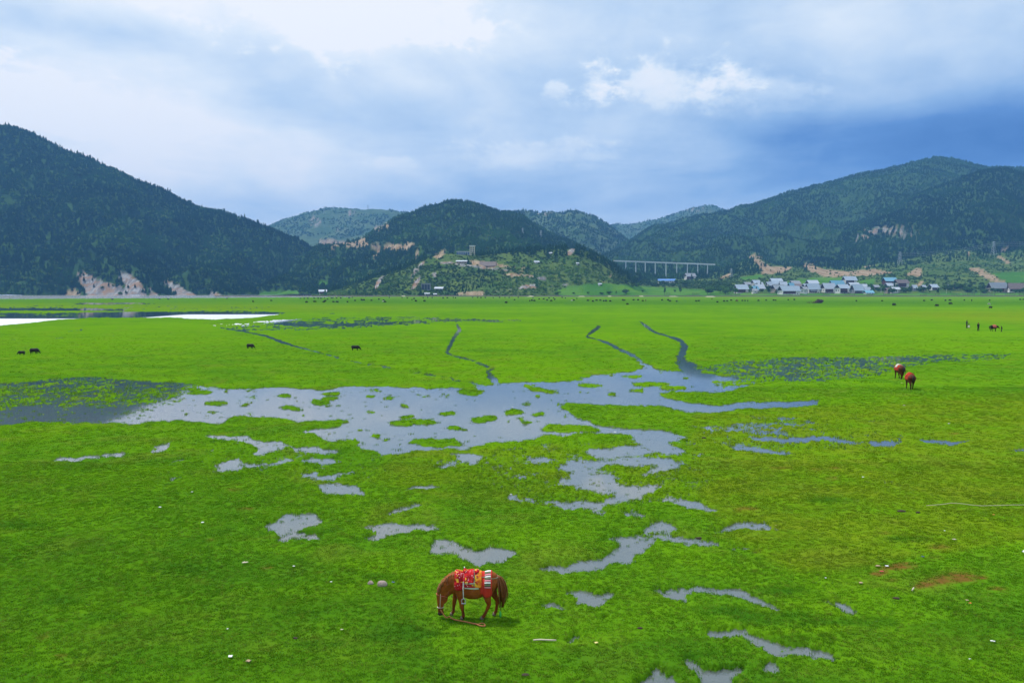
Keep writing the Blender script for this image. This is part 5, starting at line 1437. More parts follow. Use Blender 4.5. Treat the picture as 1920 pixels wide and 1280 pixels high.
    link(bpy.data.objects.new('hair', organic('hair', [('e', (-0.005, 0, 1.635), (0.102, 0.088, 0.10)), ('e', (-0.04, 0, 1.585), (0.07, 0.082, 0.09))], 0.018, MAT['black_hair'], 2)), t)
    if hat:
        b = MB(); b.tube([(0, 0, 1.665), (0, 0, 1.675)], [0.165, 0.16], 16); b.tube([(0, 0, 1.67), (0, 0, 1.73), (0, 0, 1.765)], [0.105, 0.098, 0.07], 14); b.build('hat', hat, t, True)
    return t
person('tall person in dark clothes standing beside a small figure with a white skirt', 1812.6, 616.3, R(-60), 1.72, MAT['navy_cloth'], MAT['black_cloth'], 0.05, hat=MAT['black_cloth'])
person('small person in dark top and white skirt beside a taller person', 1816.5, 616.2, R(-50), 1.15, MAT['black_cloth'], MAT['white_cloth'], 0.03, skirt=MAT['white_cloth'])
person('person in black with a reddish hat standing alone between the pair and the horse', 1834, 621.3, R(-80), 1.70, MAT['black_cloth'], MAT['black_cloth'], 0.06, hat=MAT['red_hat'])
person('small person in dark clothes striding ahead of the saddled dark horse', 1877.5, 623.2, R(0), 1.22, MAT['black_cloth'], MAT['navy_cloth'], 0.20, (0.12, -0.12), reach=(1,))

# ------------------------------------------------------------------ pigs and cattle
MAT['pig'] = simple_mat('black_bristles', (0.014, 0.013, 0.013), 0.7, 0.4, 14)
MAT['yak'] = simple_mat('black_wool', (0.016, 0.013, 0.012), 0.9, 0.5, 6)
MAT['brown_cow'] = simple_mat('red_brown_hide', (0.12, 0.040, 0.022), 0.8, 0.4, 6)
MAT['white_cow'] = simple_mat('white_hide', (0.52, 0.50, 0.46), 0.8, 0.15, 6)
PIG = organic('body', [('e', (0, 0, 0.42), (0.44, 0.20, 0.22)), ('e', (0.28, 0, 0.44), (0.22, 0.19, 0.21)), ('e', (-0.30, 0, 0.44), (0.24, 0.19, 0.22)), ('c', [((-0.44, 0, 0.40), 0.15), ((-0.58, 0, 0.30), 0.11), ((-0.70, 0, 0.18), 0.065), ((-0.75, 0, 0.12), 0.055)])] +
              [('c', [((x, y, 0.34), 0.11), ((x + .02, y, 0.18), 0.055), ((x, y, 0.02), 0.038)]) for x in (-0.30, 0.32) for y in (-0.12, 0.12)], 0.025, MAT['pig'], 4)
def pig(label, px, py, rz, s):
    x, y, _ = on_plane(px, py)
    z = max(0.0, float(ground_field(np.array([x]), np.array([y]))[0][0]))
    t = empty('pig', (x, y, z - 0.01), rz); t.scale = (s, s, s); tag(t, label, 'pig', 'black pigs on the meadow')
    link(bpy.data.objects.new('body', PIG), t)
    for sd in (-1, 1):
        ear(t, (-0.47, 0.09 * sd, 0.48), (-0.60, 0.14 * sd, 0.46), MAT['pig'], 0.05)
    b = MB(); b.tube([(0.46, 0, 0.48), (0.54, 0.01, 0.44), (0.56, 0.03, 0.34), (0.55, 0.02, 0.26)], [0.02, 0.014, 0.01, 0.012], 5); b.build('tail', MAT['pig'], t, True)
pig('smaller black pig at the far left, behind another pig', 41, 666.5, R(0), 0.85)
pig('black pig at the left, in front of a smaller one', 64, 664.5, R(175), 1.18)
pig('black pig alone on the bright grass left of the middle', 469, 654.5, R(165), 1.10)
pig('black pig alone on the bright grass near the thin runnel', 666, 658.5, R(180), 1.12)

COW_PARTS = [('e', (0, 0, 0.86), (0.72, 0.34, 0.40)), ('e', (-0.42, 0, 1.02), (0.34, 0.28, 0.36)), ('e', (0.48, 0, 0.92), (0.32, 0.31, 0.36)), ('e', (0, 0, 0.62), (0.60, 0.30, 0.24)),
             ('c', [((-0.62, 0, 0.92), 0.24), ((-0.88, 0, 0.74), 0.17), ((-1.02, 0, 0.52), 0.12), ((-1.08, 0, 0.30), 0.085)]), ('c', [((0.74, 0, 1.05), 0.05), ((0.86, 0, 0.8), 0.09), ((0.86, 0, 0.5), 0.08)])] + \
            [('c', [((x, y, 0.66), 0.17), ((x + .03, y, 0.36), 0.09), ((x, y, 0.04), 0.065)]) for x in (-0.48, 0.52) for y in (-0.18, 0.18)]
COWS = {k: organic('cattle', COW_PARTS, 0.05, MAT[m], 4) for k, m in (('black', 'yak'), ('red', 'brown_cow'), ('white', 'white_cow'))}
def cattle():
    L = []
    for ox, oy, sc, pts in (
        (480, 540, 6.0, [(500, 117), (543, 117), (583, 117), (655, 117), (700, 117), (730, 118), (770, 109), (805, 127), (848, 115), (866, 112), (905, 113), (955, 114), (1047, 112), (1085, 107), (568, 164), (655, 155), (668, 156), (780, 147), (765, 162), (872, 160), (915, 163), (1030, 160), (1115, 143), (1183, 122), (1215, 138), (1192, 140), (1300, 143), (1382, 128), (1435, 137), (1430, 153, 'white'), (1452, 160), (1500, 108), (1645, 107), (1702, 112), (1755, 132), (1778, 122), (1800, 150), (1895, 150), (1880, 109), (172, 145)]),
        (800, 540, 6.0, [(12, 106), (62, 108), (185, 114), (232, 112), (300, 108), (325, 110), (517, 107), (575, 107), (612, 110), (660, 108), (750, 108), (820, 107), (882, 107), (930, 108), (1030, 107), (990, 134), (1160, 147), (1185, 143), (1213, 146), (893, 170), (1195, 109), (1265, 124), (1318, 125), (1355, 138), (1378, 114), (1400, 147), (1440, 131), (1427, 113), (1525, 109), (1560, 114), (1632, 144, 'white'), (1655, 141), (1690, 119), (1870, 153), (1910, 143), (1815, 145)]),
        (1120, 540, 6.0, [(35, 142), (70, 148), (95, 149), (145, 152), (285, 140), (303, 141), (408, 138), (458, 137), (510, 146), (545, 142, 'red'), (338, 187), (728, 138), (815, 150), (893, 153), (795, 137), (1112, 150), (1140, 148), (1290, 123, 'red'), (1350, 160), (1425, 152), (1460, 149), (1505, 140), (1570, 148, 'red'), (1632, 145), (1663, 145), (1692, 146), (1812, 144), (1900, 140)]),
        (1440, 540, 6.0, [(62, 140), (85, 140), (228, 135), (295, 134), (993, 147), (1285, 147), (1417, 193)]),
        (1620, 440, 6.4, [(360, 849), (722, 795), (812, 788), (978, 792), (1030, 792), (1035, 836), (875, 860), (1205, 788), (1292, 792), (1508, 790), (1520, 882), (1500, 838, 'white'), (1875, 780), (1912, 780)]),
        (0, 400, 3.84, [(808, 621), (1150, 618), (1212, 619), (1635, 614), (1822, 637), (1550, 613)])):
        for p in pts:
            L.append((ox + p[0] / sc, oy + p[1] / sc, p[2] if len(p) > 2 else 'black'))
    return L
def zone(px):
    return ('in front of the lake', 'below the dark middle hill', 'below the hillock with the lookout', 'in front of the green fields', 'in front of the village', 'at the right-hand end')[int(np.searchsorted([500, 700, 1010, 1340, 1700], px))]
def put_cattle():
    r = random.Random(77)
    ones = 'leftmost second third fourth fifth sixth seventh eighth ninth tenth eleventh twelfth thirteenth fourteenth fifteenth sixteenth seventeenth eighteenth nineteenth twentieth'.split()
    ords = ones + ['twenty-' + w for w in ['first'] + ones[1:9]] + ['thirtieth']
    seen = {}
    for px, py, k in sorted(cattle()):
        py = max(py + 1.0, 558.0)
        x, y, _ = on_plane(px, py)
        z = max(0.02, float(ground_field(np.array([x]), np.array([y]))[0][0]))
        o = bpy.data.objects.new('cow' if k != 'black' else 'yak', COWS[k])
        o.location = (x, y, z - 0.02); o.rotation_euler = (0, 0, r.choice((0, math.pi)) + r.gauss(0, 0.6)); s = r.uniform(0.85, 1.15); o.scale = (s, s, s)
        link(o)
        c = {'black': 'black', 'red': 'red-brown', 'white': 'white'}[k]
        kind = 'yak' if k == 'black' else 'cow'
        near = "out on the meadow" if py > 564.5 else "at the meadow's far edge"
        key = (c, near, zone(px)); n = seen.get(key, 0); seen[key] = n + 1
        od = ones[0] if n == 0 else ords[n] + ' from left'
        tag(o, f'{c} {kind} {near} {zone(px)}, {od}' + (' of these' if n == 0 else ''), kind, f'{c} cattle {near} {zone(px)}')
put_cattle()

# ================================================================== buildings, bridge, pylons
def tile_mat(name, c, c2, rows=2.6, metal=0.0, rough=0.6):
    """sheet or shingle roofing with running courses"""
    m, t, out = new_mat(name)
    ob = t.n('ShaderNodeTexCoord').outputs['Object']
    n = t.noise(ob, 0.8, 4, 0.6); w = t.n('ShaderNodeTexWave', {'Vector': ob, 'Scale': rows, 'Distortion': 0.6, 'Detail': 2.0}).outputs['Fac']
    g = t.mix(t.step(n, 0.35, 0.65), c, c2)
    g = t.mix(t.m('MULTIPLY', t.step(w, 0.55, 0.9), 0.35), g, tuple(v * 0.5 for v in c))
    b = t.n('ShaderNodeBsdfPrincipled', {'Base Color': g, 'Roughness': rough, 'Metallic': metal, 'Specular IOR Level': 0.3})
    t.t.links.new(b.outputs[0], out.inputs[0])
    return m
ROOF = {'grey': tile_mat('weathered_grey_shingles', (0.29, 0.30, 0.315), (0.43, 0.44, 0.46)), 'blue': tile_mat('blue_grey_metal_sheet', (0.40, 0.47, 0.55), (0.54, 0.60, 0.66), rough=0.45),
        'turq': tile_mat('turquoise_metal_sheet', (0.17, 0.42, 0.55), (0.27, 0.52, 0.62), rough=0.45), 'white': tile_mat('pale_metal_sheet', (0.50, 0.54, 0.60), (0.60, 0.63, 0.67), rough=0.45),
        'brown': tile_mat('brown_shingles', (0.17, 0.125, 0.105), (0.25, 0.19, 0.16)), 'bright': tile_mat('bright_blue_metal_sheet', (0.12, 0.27, 0.62), (0.20, 0.36, 0.70), rough=0.4)}
WALL = {'white': simple_mat('whitewashed_earth_wall', (0.74, 0.71, 0.65), 0.9, 0.15, 0.5), 'brown': simple_mat('dark_red_timber', (0.130, 0.048, 0.034), 0.8, 0.35, 0.8),
        'tan': simple_mat('rammed_earth_wall', (0.40, 0.32, 0.235), 0.9, 0.2, 0.5), 'cream': simple_mat('cream_plaster', (0.56, 0.50, 0.34), 0.9, 0.15, 0.5), 'grey': simple_mat('grey_block_wall', (0.28, 0.28, 0.28), 0.9, 0.25, 0.5)}
MAT['timber'] = simple_mat('dark_timber', (0.060, 0.035, 0.026), 0.8, 0.35, 1.2)
MAT['window'] = simple_mat('dark_window_glass', (0.020, 0.026, 0.034), 0.12, 0.2, 1.0, spec=0.6)
MAT['frame'] = simple_mat('painted_window_frame', (0.33, 0.28, 0.22), 0.7, 0.2, 2.0)
MAT['concrete'] = simple_mat('pale_concrete', (0.76, 0.76, 0.73), 0.85, 0.1, 0.15)
MAT['galv'] = simple_mat('galvanised_steel', (0.46, 0.50, 0.52), 0.5, 0.1, 0.5)
MAT['oldwood'] = simple_mat('weathered_wood', (0.135, 0.115, 0.098), 0.9, 0.35, 1.5)
MAT['stone'] = simple_mat('field_stone', (0.28, 0.26, 0.235), 0.9, 0.35, 1.0)
MAT['sand'] = simple_mat('pale_sand', (0.50, 0.43, 0.33), 0.95, 0.2, 0.6)
MAT['brush'] = simple_mat('dry_brushwood', (0.085, 0.062, 0.050), 0.95, 0.45, 1.2)

def settle(px, py):
    p = pick(px, py)
    while p is None and py < 560:
        py += 0.7; p = pick(px, py)
    return p
def house(label, x0, x1, ytop, yeave, ybase, roof='grey', wall='white', rz=18, timber=True, floors=2, name='village_house', cat='house', group='houses of the village', flat=False, depth=None, front_open=False):
    xm = (x0 + x1) / 2
    p = settle(xm, ybase)
    d = p.y * CP - (p.z - CAM_H) * SP
    m = d / F                                     # metres per photo pixel at the house
    Wt = (x1 - x0) * m; a = R(rz)
    D = depth if depth else min(max(Wt * 0.55, 4.0), 11.0)
    L = max((Wt * 0.94 - D * abs(math.sin(a))) / math.cos(a), Wt * 0.5)   # long side without overhang
    H = max((ybase - yeave) * m, 2.2); HR = max((yeave - ytop) * m * 1.15, 0.5)
    t = empty(name, (p.x, p.y + D * 0.5, p.z - 0.25), a)
    tag(t, label, cat, group)
    b = MB(); b.box((0, 0, H / 2 - 0.4), (L, D, H + 0.8), taper=0.97); wl = b.build('wall', WALL[wall], t)
    ov = min(1.2, 0.10 * L + 0.3)
    if flat:
        b = MB(); b.box((0, 0, H + 0.15 + 0.003), (L + ov, D + ov, 0.3)); b.build('roof', ROOF[roof], t)
    else:
        hr = HR; zo = H + 0.35 if timber else H + 0.02
        e = ov * hr / (D / 2)
        for s in (-1, 1):
            q = [(-L / 2 - ov, s * (D / 2 + ov), zo - e), (L / 2 + ov, s * (D / 2 + ov), zo - e), (L / 2 + ov, 0, zo + hr), (-L / 2 - ov, 0, zo + hr)]
            if s > 0: q = [q[1], q[0], q[3], q[2]]
            b = MB(); b.slab(q, 0.16); b.build('roof_slope', ROOF[roof], t)
        b = MB(); b.tube([(-L / 2 - ov, 0, zo + hr + 0.17), (L / 2 + ov, 0, zo + hr + 0.17)], 0.14, 6); b.build('roof_ridge', ROOF[roof], t)
        for s in (-1, 1):
            x = s * (L / 2 - 0.15)
            b = MB(); b.poly([(x, -D / 2 * .96, H - .05), (x, D / 2 * .96, H - .05), (x, 0, zo + hr - 0.1), (x - s * .2, -D / 2 * .96, H - .05), (x - s * .2, D / 2 * .96, H - .05), (x - s * .2, 0, zo + hr - .1)],
                             [(0, 1, 2), (5, 4, 3), (0, 3, 4, 1), (1, 4, 5, 2), (2, 5, 3, 0)]); b.build('gable', MAT['timber'], t)
    yf = -D / 2
    if front_open:
        b = MB(); b.box((0, yf + 0.02, H * .48), (L * .86, 0.3, H * .74)); b.build('open_front_shade', MAT['window'], t)  # solid dark slab painted in for the shade inside the open front
        for k in range(4):
            b = MB(); b.box((-L * .43 + k * L * .86 / 3, yf - 0.2, H * .48), (0.4, 0.25, H * .78)); b.build('post', WALL[wall], t)
        return t
    if timber:
        b = MB(); b.box((-L * .10, yf - 0.10, H * .55), (L * .70, 0.25, H * .78)); tf = b.build('timber_front', WALL['brown'], t)
        for k in range(5):
            b = MB(); b.box((-L * .43 + k * L * .66 / 4, yf - 0.36, H * .5), (0.28, 0.25, H * .96)); b.build('post', MAT['timber'], t)
        for fl in range(floors):
            for k in range(4):
                x = -L * .43 + (k + .5) * L * .66 / 4; z = H * (0.30 + 0.42 * fl) if floors > 1 else H * .5
                b = MB(); b.box((x, yf - 0.25, z), (L * .095, 0.14, H * .19)); w = b.build('window', MAT['window'], t)
                b = MB(); b.box((x, yf - 0.27, z - H * .115), (L * .12, 0.24, 0.14)); b.build('sill', MAT['frame'], w)
    else:
        n = max(1, int(L / 4))
        for k in range(n):
            x = -L / 2 + (k + .5) * L / n
            b = MB(); b.box((x, yf * .985 - 0.03, H * .52), (min(1.5, L / n * .5), 0.14, H * .30)); w = b.build('window', MAT['window'], t)
            b = MB(); b.box((x, yf * .985 - 0.06, H * .35), (min(1.8, L / n * .6), 0.22, 0.12)); b.build('sill', MAT['frame'], w)
    for s in (-1, 1):
        for k in (-1, 1):
            b = MB(); b.box((s * (L / 2 * .985 + 0.02), k * D * .2, H * .55), (0.14, D * .13, H * .24)); w = b.build('window', MAT['window'], t)
            b = MB(); b.box((s * (L / 2 * .985 + 0.05), k * D * .2, H * .42), (0.2, D * .17, 0.12)); b.build('sill', MAT['frame'], w)
    b = MB(); b.box((L * .36, yf * .985 - 0.03, 1.0), (1.4, 0.16, 2.1)); b.build('door', MAT['timber'], t)
    return t

VILLAGE = [
    ('low grey-roofed house behind dark trees at the left end of the village', 1377, 1405, 534.5, 541, 549, 'blue', 'white', 16, True, 1),
    ('small grey-roofed house tucked above the leftmost village houses', 1394, 1409, 529, 532, 537, 'grey', 'tan', 20, False, 1),
    ('blue-grey roofed house standing above the left end of the village', 1409, 1428, 525.5, 530, 537, 'blue', 'white', 22, False, 1),
    ('pale-roofed house below the upper left village houses', 1414, 1436, 534, 540, 546, 'white', 'white', 18, True, 1),
    ('small white shed in front of the left village houses', 1410, 1421, 541.5, 544, 550, 'grey', 'white', 10, False, 1),
    ('tall two-storey house with red timber front and white side wall, upper left', 1443, 1469, 522.5, 526.5, 537, 'blue', 'white', 14, True, 2),
    ('grey-roofed house below the tall red-fronted house', 1446, 1476, 535, 541, 548, 'grey', 'tan', 24, True, 1),
    ('largest grey-blue roofed house with whitewashed gable wall in the front row', 1457, 1505, 537, 544, 551.5, 'blue', 'white', 26, True, 1),
    ('grey-roofed house at the back between the tall red-fronted house and the middle', 1481, 1503, 527, 531.5, 537, 'grey', 'white', 18, True, 1),
    ('narrow whitewashed gabled house right of the largest front house', 1501, 1517, 538, 541, 551, 'grey', 'white', 34, False, 1),
    ('pale-roofed house at the back in the middle of the village', 1512, 1537, 526, 530.5, 537, 'white', 'white', 16, True, 1),
    ('brown-roofed house squeezed into the middle rows', 1486, 1512, 533, 536.5, 542, 'brown', 'tan', 20, True, 1),
    ('bright-roofed house in the middle of the front row', 1510, 1540, 533, 541, 549, 'blue', 'white', 20, True, 1),
    ('long turquoise-roofed house at the back right of the middle', 1554, 1587, 527, 534, 541, 'turq', 'white', 22, True, 1),
    ('tall brown and white house standing highest, above the turquoise roof', 1580, 1609, 519, 524.5, 533, 'blue', 'white', 16, True, 2),
    ('wide pale-roofed house left of the dark red timber house in the front row', 1540, 1570, 532, 540, 549, 'white', 'white', 20, True, 1),
    ('house with dark red timber front and white end wall in the front row', 1566, 1597, 534, 539.5, 550, 'blue', 'white', 28, True, 2),
    ('pale-roofed house behind the red timber front-row house', 1590, 1615, 530.5, 535, 541, 'white', 'white', 18, True, 1),
    ('blue-grey roofed house at the right end of the dense front row', 1596, 1622, 534.5, 543, 550, 'blue', 'grey', 20, True, 1),
    ('small blue-roofed shed at the right end of the front row', 1621, 1640, 544.5, 548, 551.5, 'turq', 'white', 12, False, 1),
    ('tall turquoise-roofed house standing right of the dense rows', 1655, 1685, 521, 526, 534, 'turq', 'brown', 16, True, 2),
    ('whitewashed house with brown eaves beside the tall turquoise-roofed house', 1676, 1708, 525, 530, 539, 'brown', 'white', 20, True, 2),
    ('pale-roofed low house below the tall turquoise-roofed house', 1659, 1678, 531, 535.5, 542, 'white', 'tan', 24, False, 1),
    ('small brown-roofed hut in front of the turquoise-roofed house', 1660, 1677, 540, 544, 549.5, 'brown', 'tan', 18, False, 1),
    ('plain white house in front of the whitewashed house with brown eaves', 1671, 1689, 538.5, 541.5, 549.5, 'white', 'white', 14, False, 1),
    ('little pale-roofed house right of the white houses, among trees', 1710, 1721, 534.5, 538.5, 545, 'white', 'grey', 16, False, 1),
    ('little white-roofed house second among the roadside trees', 1727, 1738, 534.5, 538, 545, 'white', 'tan', 24, False, 1),
    ('pale blue-roofed house alone right of the little roadside houses', 1742, 1762, 533.5, 538, 544, 'blue', 'white', 20, True, 1),
    ('small dark hut right of the lone pale blue roof', 1776, 1785, 533.5, 536.5, 542, 'grey', 'brown', 14, False, 1),
    ('small dark gabled hut left of the right-hand hedge', 1789, 1798, 532.5, 535.5, 541, 'brown', 'brown', 30, False, 1),
    ('long grey-shingled house near the right edge behind a hedge', 1850, 1896, 531, 539, 547, 'grey', 'tan', 20, True, 1),
    ('brown-roofed house cut by the right edge of the picture', 1894, 1930, 532, 540, 547, 'brown', 'white', -16, True, 1),
]
for h in VILLAGE:
    house(*h)
rv = random.Random(5)
for i in range(18):
    xa = 1408 + i * 13.4 + rv.uniform(-3, 3); w = rv.uniform(11, 17); yb = rv.uniform(537, 549.5)
    house('small pale house packed in among the larger houses of the village rows', xa, xa + w, yb - rv.uniform(8.5, 10.5), yb - rv.uniform(5, 6), yb, rv.choice(('white', 'blue', 'grey', 'white', 'turq', 'brown')), rv.choice(('white', 'white', 'tan')), rv.uniform(8, 32), rv.random() < .5, 1, group='small houses packed into the village rows')
house('long low shed with a bright blue roof under the bridge', 1233, 1268, 523, 525.5, 531, 'bright', 'white', 4, False, 1, name='shed', cat='shed', group=None, depth=9)
house('red timber house with grey roof on the slope right of the bridge piers', 1283, 1306, 513, 517.5, 524, 'grey', 'white', 18, True, 2, group=None)
house('white house with pale blue roof at the mouth of the side valley', 597, 612, 543.5, 546, 551.5, 'white', 'white', 10, True, 1, group=None)
house('grey flat-roofed hut with a dark open front at the foot of the hillock', 788, 808, 530, 531, 544, 'grey', 'grey', 4, False, 1, name='hut', cat='hut', group=None, flat=True, front_open=True)
house('long white cabin at the foot of the hillock', 815, 831, 538, 540, 545, 'white', 'white', -6, False, 1, name='cabin', cat='cabin', group=None)
house('tiny white shed by the field below the open-fronted hut', 796, 805, 549, 550, 554, 'white', 'white', 5, False, 1, name='shed', cat='shed', group=None)
house('tiny white shed by the field below the white cabin', 813, 819, 550, 551, 554, 'white', 'white', -5, False, 1, name='shed', cat='shed', group=None)
house('pale shed behind the terrace on the hillock', 855, 876, 488, 489.5, 494, 'white', 'tan', -4, False, 1, name='shed', cat='shed', group=None)
house('hut with a broad red-brown roof by the terrace road on the hillock', 899, 931, 491, 497, 500.5, 'brown', 'brown', -4, False, 1, name='hut', cat='hut', group=None)
house('leftmost little white hut on the grassy right flank of the hillock', 1001, 1011, 489, 490.5, 494, 'white', 'white', 12, False, 1, name='hut', cat='hut', group='little white huts on the hillock')
house('topmost little white hut on the grassy flank of the hillock', 1029, 1035, 473, 474, 477, 'white', 'white', 0, False, 1, name='hut', cat='hut', group='little white huts on the hillock')
house('rightmost little white hut on the grassy flank of the hillock', 1080, 1086, 492, 493, 496.5, 'white', 'white', 8, False, 1, name='hut', cat='hut', group='little white huts on the hillock')
house('little pale hut low on the right end of the hillock by the track', 1122, 1128, 531, 532, 535.5, 'white', 'white', 0, False, 1, name='hut', cat='hut', group=None)

def lookout():
    p = pick(874, 478.5); m = (p.y * CP - (p.z - CAM_H) * SP) / F
    t = empty('lookout_building', (p.x, p.y + 6, p.z - 0.3), 0.0)
    tag(t, 'cream lookout tower with a long low glazed wing on top of the hillock', 'building')
    X = lambda px: (px - 874) * m
    H = lambda n: n * m
    tx = X(885.3); tw = H(9.6); th = H(17.5)
    b = MB(); b.box((tx, 0, th / 2 - 1), (tw, tw, th + 2)); b.build('tower_wall', WALL['cream'], t)
    b = MB(); b.box((tx, 0, th + 0.55), (tw * 1.18, tw * 1.18, 1.0)); b.build('tower_roof', MAT['concrete'], t)
    for r_ in range(4):
        for k in (-1, 1):
            b = MB(); b.box((tx + k * tw * .22, -tw / 2 - 0.03, th * (0.2 + 0.21 * r_)), (tw * .2, 0.16, th * .11)); w = b.build('window', MAT['window'], t)
            b = MB(); b.box((tx + k * tw * .22, -tw / 2 - 0.06, th * (0.135 + 0.21 * r_)), (tw * .25, 0.2, 0.18)); b.build('sill', MAT['frame'], w)
    x0, x1 = X(856), tx - tw / 2 - 0.01; L = x1 - x0; xc = (x0 + x1) / 2; h = H(7.0)
    b = MB(); b.box((xc, 0.4, h / 2 - 1), (L, tw * .8, h + 2)); b.build('wing_wall', WALL['grey'], t)
    b = MB(); b.box((xc - 0.3, 0.2, h + 0.35), (L + 0.6, tw * .98, 0.7)); b.build('wing_roof', MAT['concrete'], t)
    yf = 0.4 - tw * .4
    for k in range(6):
        x = x0 + (k + .5) * L / 6
        b = MB(); b.box((x, yf - 0.05, h * .52), (L / 6 * .78, 0.2, h * .56)); b.build('window', MAT['bluewin'], t)
        b = MB(); b.box((x + L / 12, yf - 0.16, h * .5), (0.35, 0.3, h * .98)); b.build('mullion', MAT['concrete'], t)
MAT['bluewin'] = simple_mat('blue_glazing', (0.10, 0.17, 0.30), 0.2, 0.3, 0.6, spec=0.6)
lookout()

def bridge():
    A = Vector(at_depth(1150, 488.2, 1985)); Bq = Vector(at_depth(1341, 495.2, 1930))
    t = empty('bridge', (A + Bq) / 2 - Vector((0, 0, 40)))
    tag(t, 'long white road viaduct on tall piers crossing the valley', 'bridge')
    o = t.location
    d = (Bq - A); L = d.length; u = d.normalized(); n = u.cross(Vector((0, 0, 1))).normalized()
    def slab(p0, p1, w, h, up):
        b = MB(); q = []
        for p in (p0, p1):
            for s, k in ((-1, 0), (1, 0), (1, 1), (-1, 1)):
                q.append(tuple(p + n * s * w / 2 + Vector((0, 0, up + k * h)) - o))
        b.poly(q, [(0, 1, 2, 3), (7, 6, 5, 4), (0, 4, 5, 1), (1, 5, 6, 2), (2, 6, 7, 3), (3, 7, 4, 0)])
        return b
    slab(A, Bq, 11, 1.7, -2.4).build('deck', MAT['concrete'], t)
    for s in (-1, 1):
        slab(A + n * s * 5.3, Bq + n * s * 5.3, 0.4, 1.2, -0.697).build('parapet', MAT['concrete'], t)
    for px in (1174, 1193, 1211, 1230, 1250, 1270, 1290, 1309, 1327):
        q = (px - 1150) / (1341 - 1150); p = A + d * q
        zb = land_z(p.x, p.y) - 2
        top = p.z - 3.9
        if top - zb < 1: continue
        b = MB()
        c = p - o
        for s in (-1, 1):
            k = c + n * s * 2.6
            b.tube([(k.x, k.y, zb - o.z), (k.x, k.y, top - o.z)], [1.25, 1.05], 10)
        pr = b.build('pier', MAT['concrete'], t)
        b = MB(); b.box((c.x, c.y, top + 0.75 - o.z), (2.2, 9.5, 1.48), math.atan2(u.y, u.x)); b.build('pier_cap', MAT['concrete'], pr)
bridge()

def pylon(label, px, pb, pt, arms=3, thick=0.16):
    p = settle(px, pb); m = (p.y * CP - (p.z - CAM_H) * SP) / F
    H = max((pb - pt) * m, 12.0); t = empty('pylon', (p.x, p.y, p.z - 0.5), R(12)); tag(t, label, 'pylon', 'power line pylons')
    w0, w1 = H * .13, H * .030
    b = MB()
    lv = [0, .18, .34, .48, .60, .70, .80, .90, 1.0]
    def cor(q, i):
        w = w0 * (1 - q) ** 1.15 + w1; s = ((-1, -1), (1, -1), (1, 1), (-1, 1))[i % 4]
        return Vector((s[0] * w, s[1] * w, q * H))
    for i in range(4):
        b.tube([cor(q, i) for q in lv], thick, 4)
    for a, c in zip(lv[:-1], lv[1:]):
        for i in range(4):
            b.tube([cor(a, i), cor(c, i + 1)], thick * .6, 4); b.tube([cor(a, i + 1), cor(c, i)], thick * .6, 4)
    b.build('lattice_mast', MAT['galv'], t)
    for k, q in enumerate((0.74, 0.86, 0.97)[:arms]):
        L = H * (.17, .20, .14)[k]; z = q * H; b = MB()
        for s in (-1, 1):
            b.tube([(0, 0, z), (s * L, 0, z)], thick * .8, 4); b.tube([(0, 0, z + H * .035), (s * L, 0, z)], thick * .6, 4)
        ar = b.build('cross_arm', MAT['galv'], t)
        for s in (-1, 1):
            b = MB(); b.tube([(s * L, 0, z), (s * L, 0, z - H * .035)], thick * .9, 5); b.build('insulator', MAT['window'], ar)
    return t, H
PY1, H1 = pylon('pylon on the foot slope above the middle of the village', 1687, 497, 472)
PY2, H2 = pylon('tall pylon on the bare-earth knoll near the right edge', 1863, 479, 452.5)
pylon('small pylon beside the earth cut left of the village', 1371, 520, 503, thick=.13)
pylon('pylon on the dark ridge behind the right side of the hillock', 1014, 447, 432)
pylon('faint pylon on the forested hill left of the other ridge pylon', 980, 441, 427, thick=.13)
pylon('rightmost white pylon on the skyline of the pale far mountain', 690, 391.5, 383, thick=.3)
pylon('middle white pylon near the top of the pale far mountain', 626, 396, 386, thick=.3)
pylon('left white pylon near the top of the pale far mountain', 608, 401, 387, thick=.22)
def cable(label, A, B, sag):
    b = MB(); pts = []
    for i in range(25):
        q = i / 24; p = A.lerp(B, q); p = p - Vector((0, 0, sag * 4 * q * (1 - q))); pts.append(p)
    o = b.tube(pts, 0.10, 4).build('power_cable', MAT['galv']); tag(o, label, 'cable', 'cables of the power line')
for k, (q, nm) in enumerate(((0.74, 'lowest'), (0.86, 'middle'), (0.97, 'topmost'))):
    A = PY1.location + Vector((0, 0, H1 * q - 1)); B = PY2.location + Vector((0, 0, H2 * q - 1))
    cable(f'{nm} power cable strung between the two right-hand pylons', A + Vector((0, -2, 0)), B + Vector((0, -2, 0)), 7)
    C = Vector(at_depth(2080, 445, 2000)) + Vector((0, 0, 4 * k))
    cable(f'{nm} power cable leaving the right-hand pylon towards the right edge', B + Vector((0, -2, 0)), C, 6)

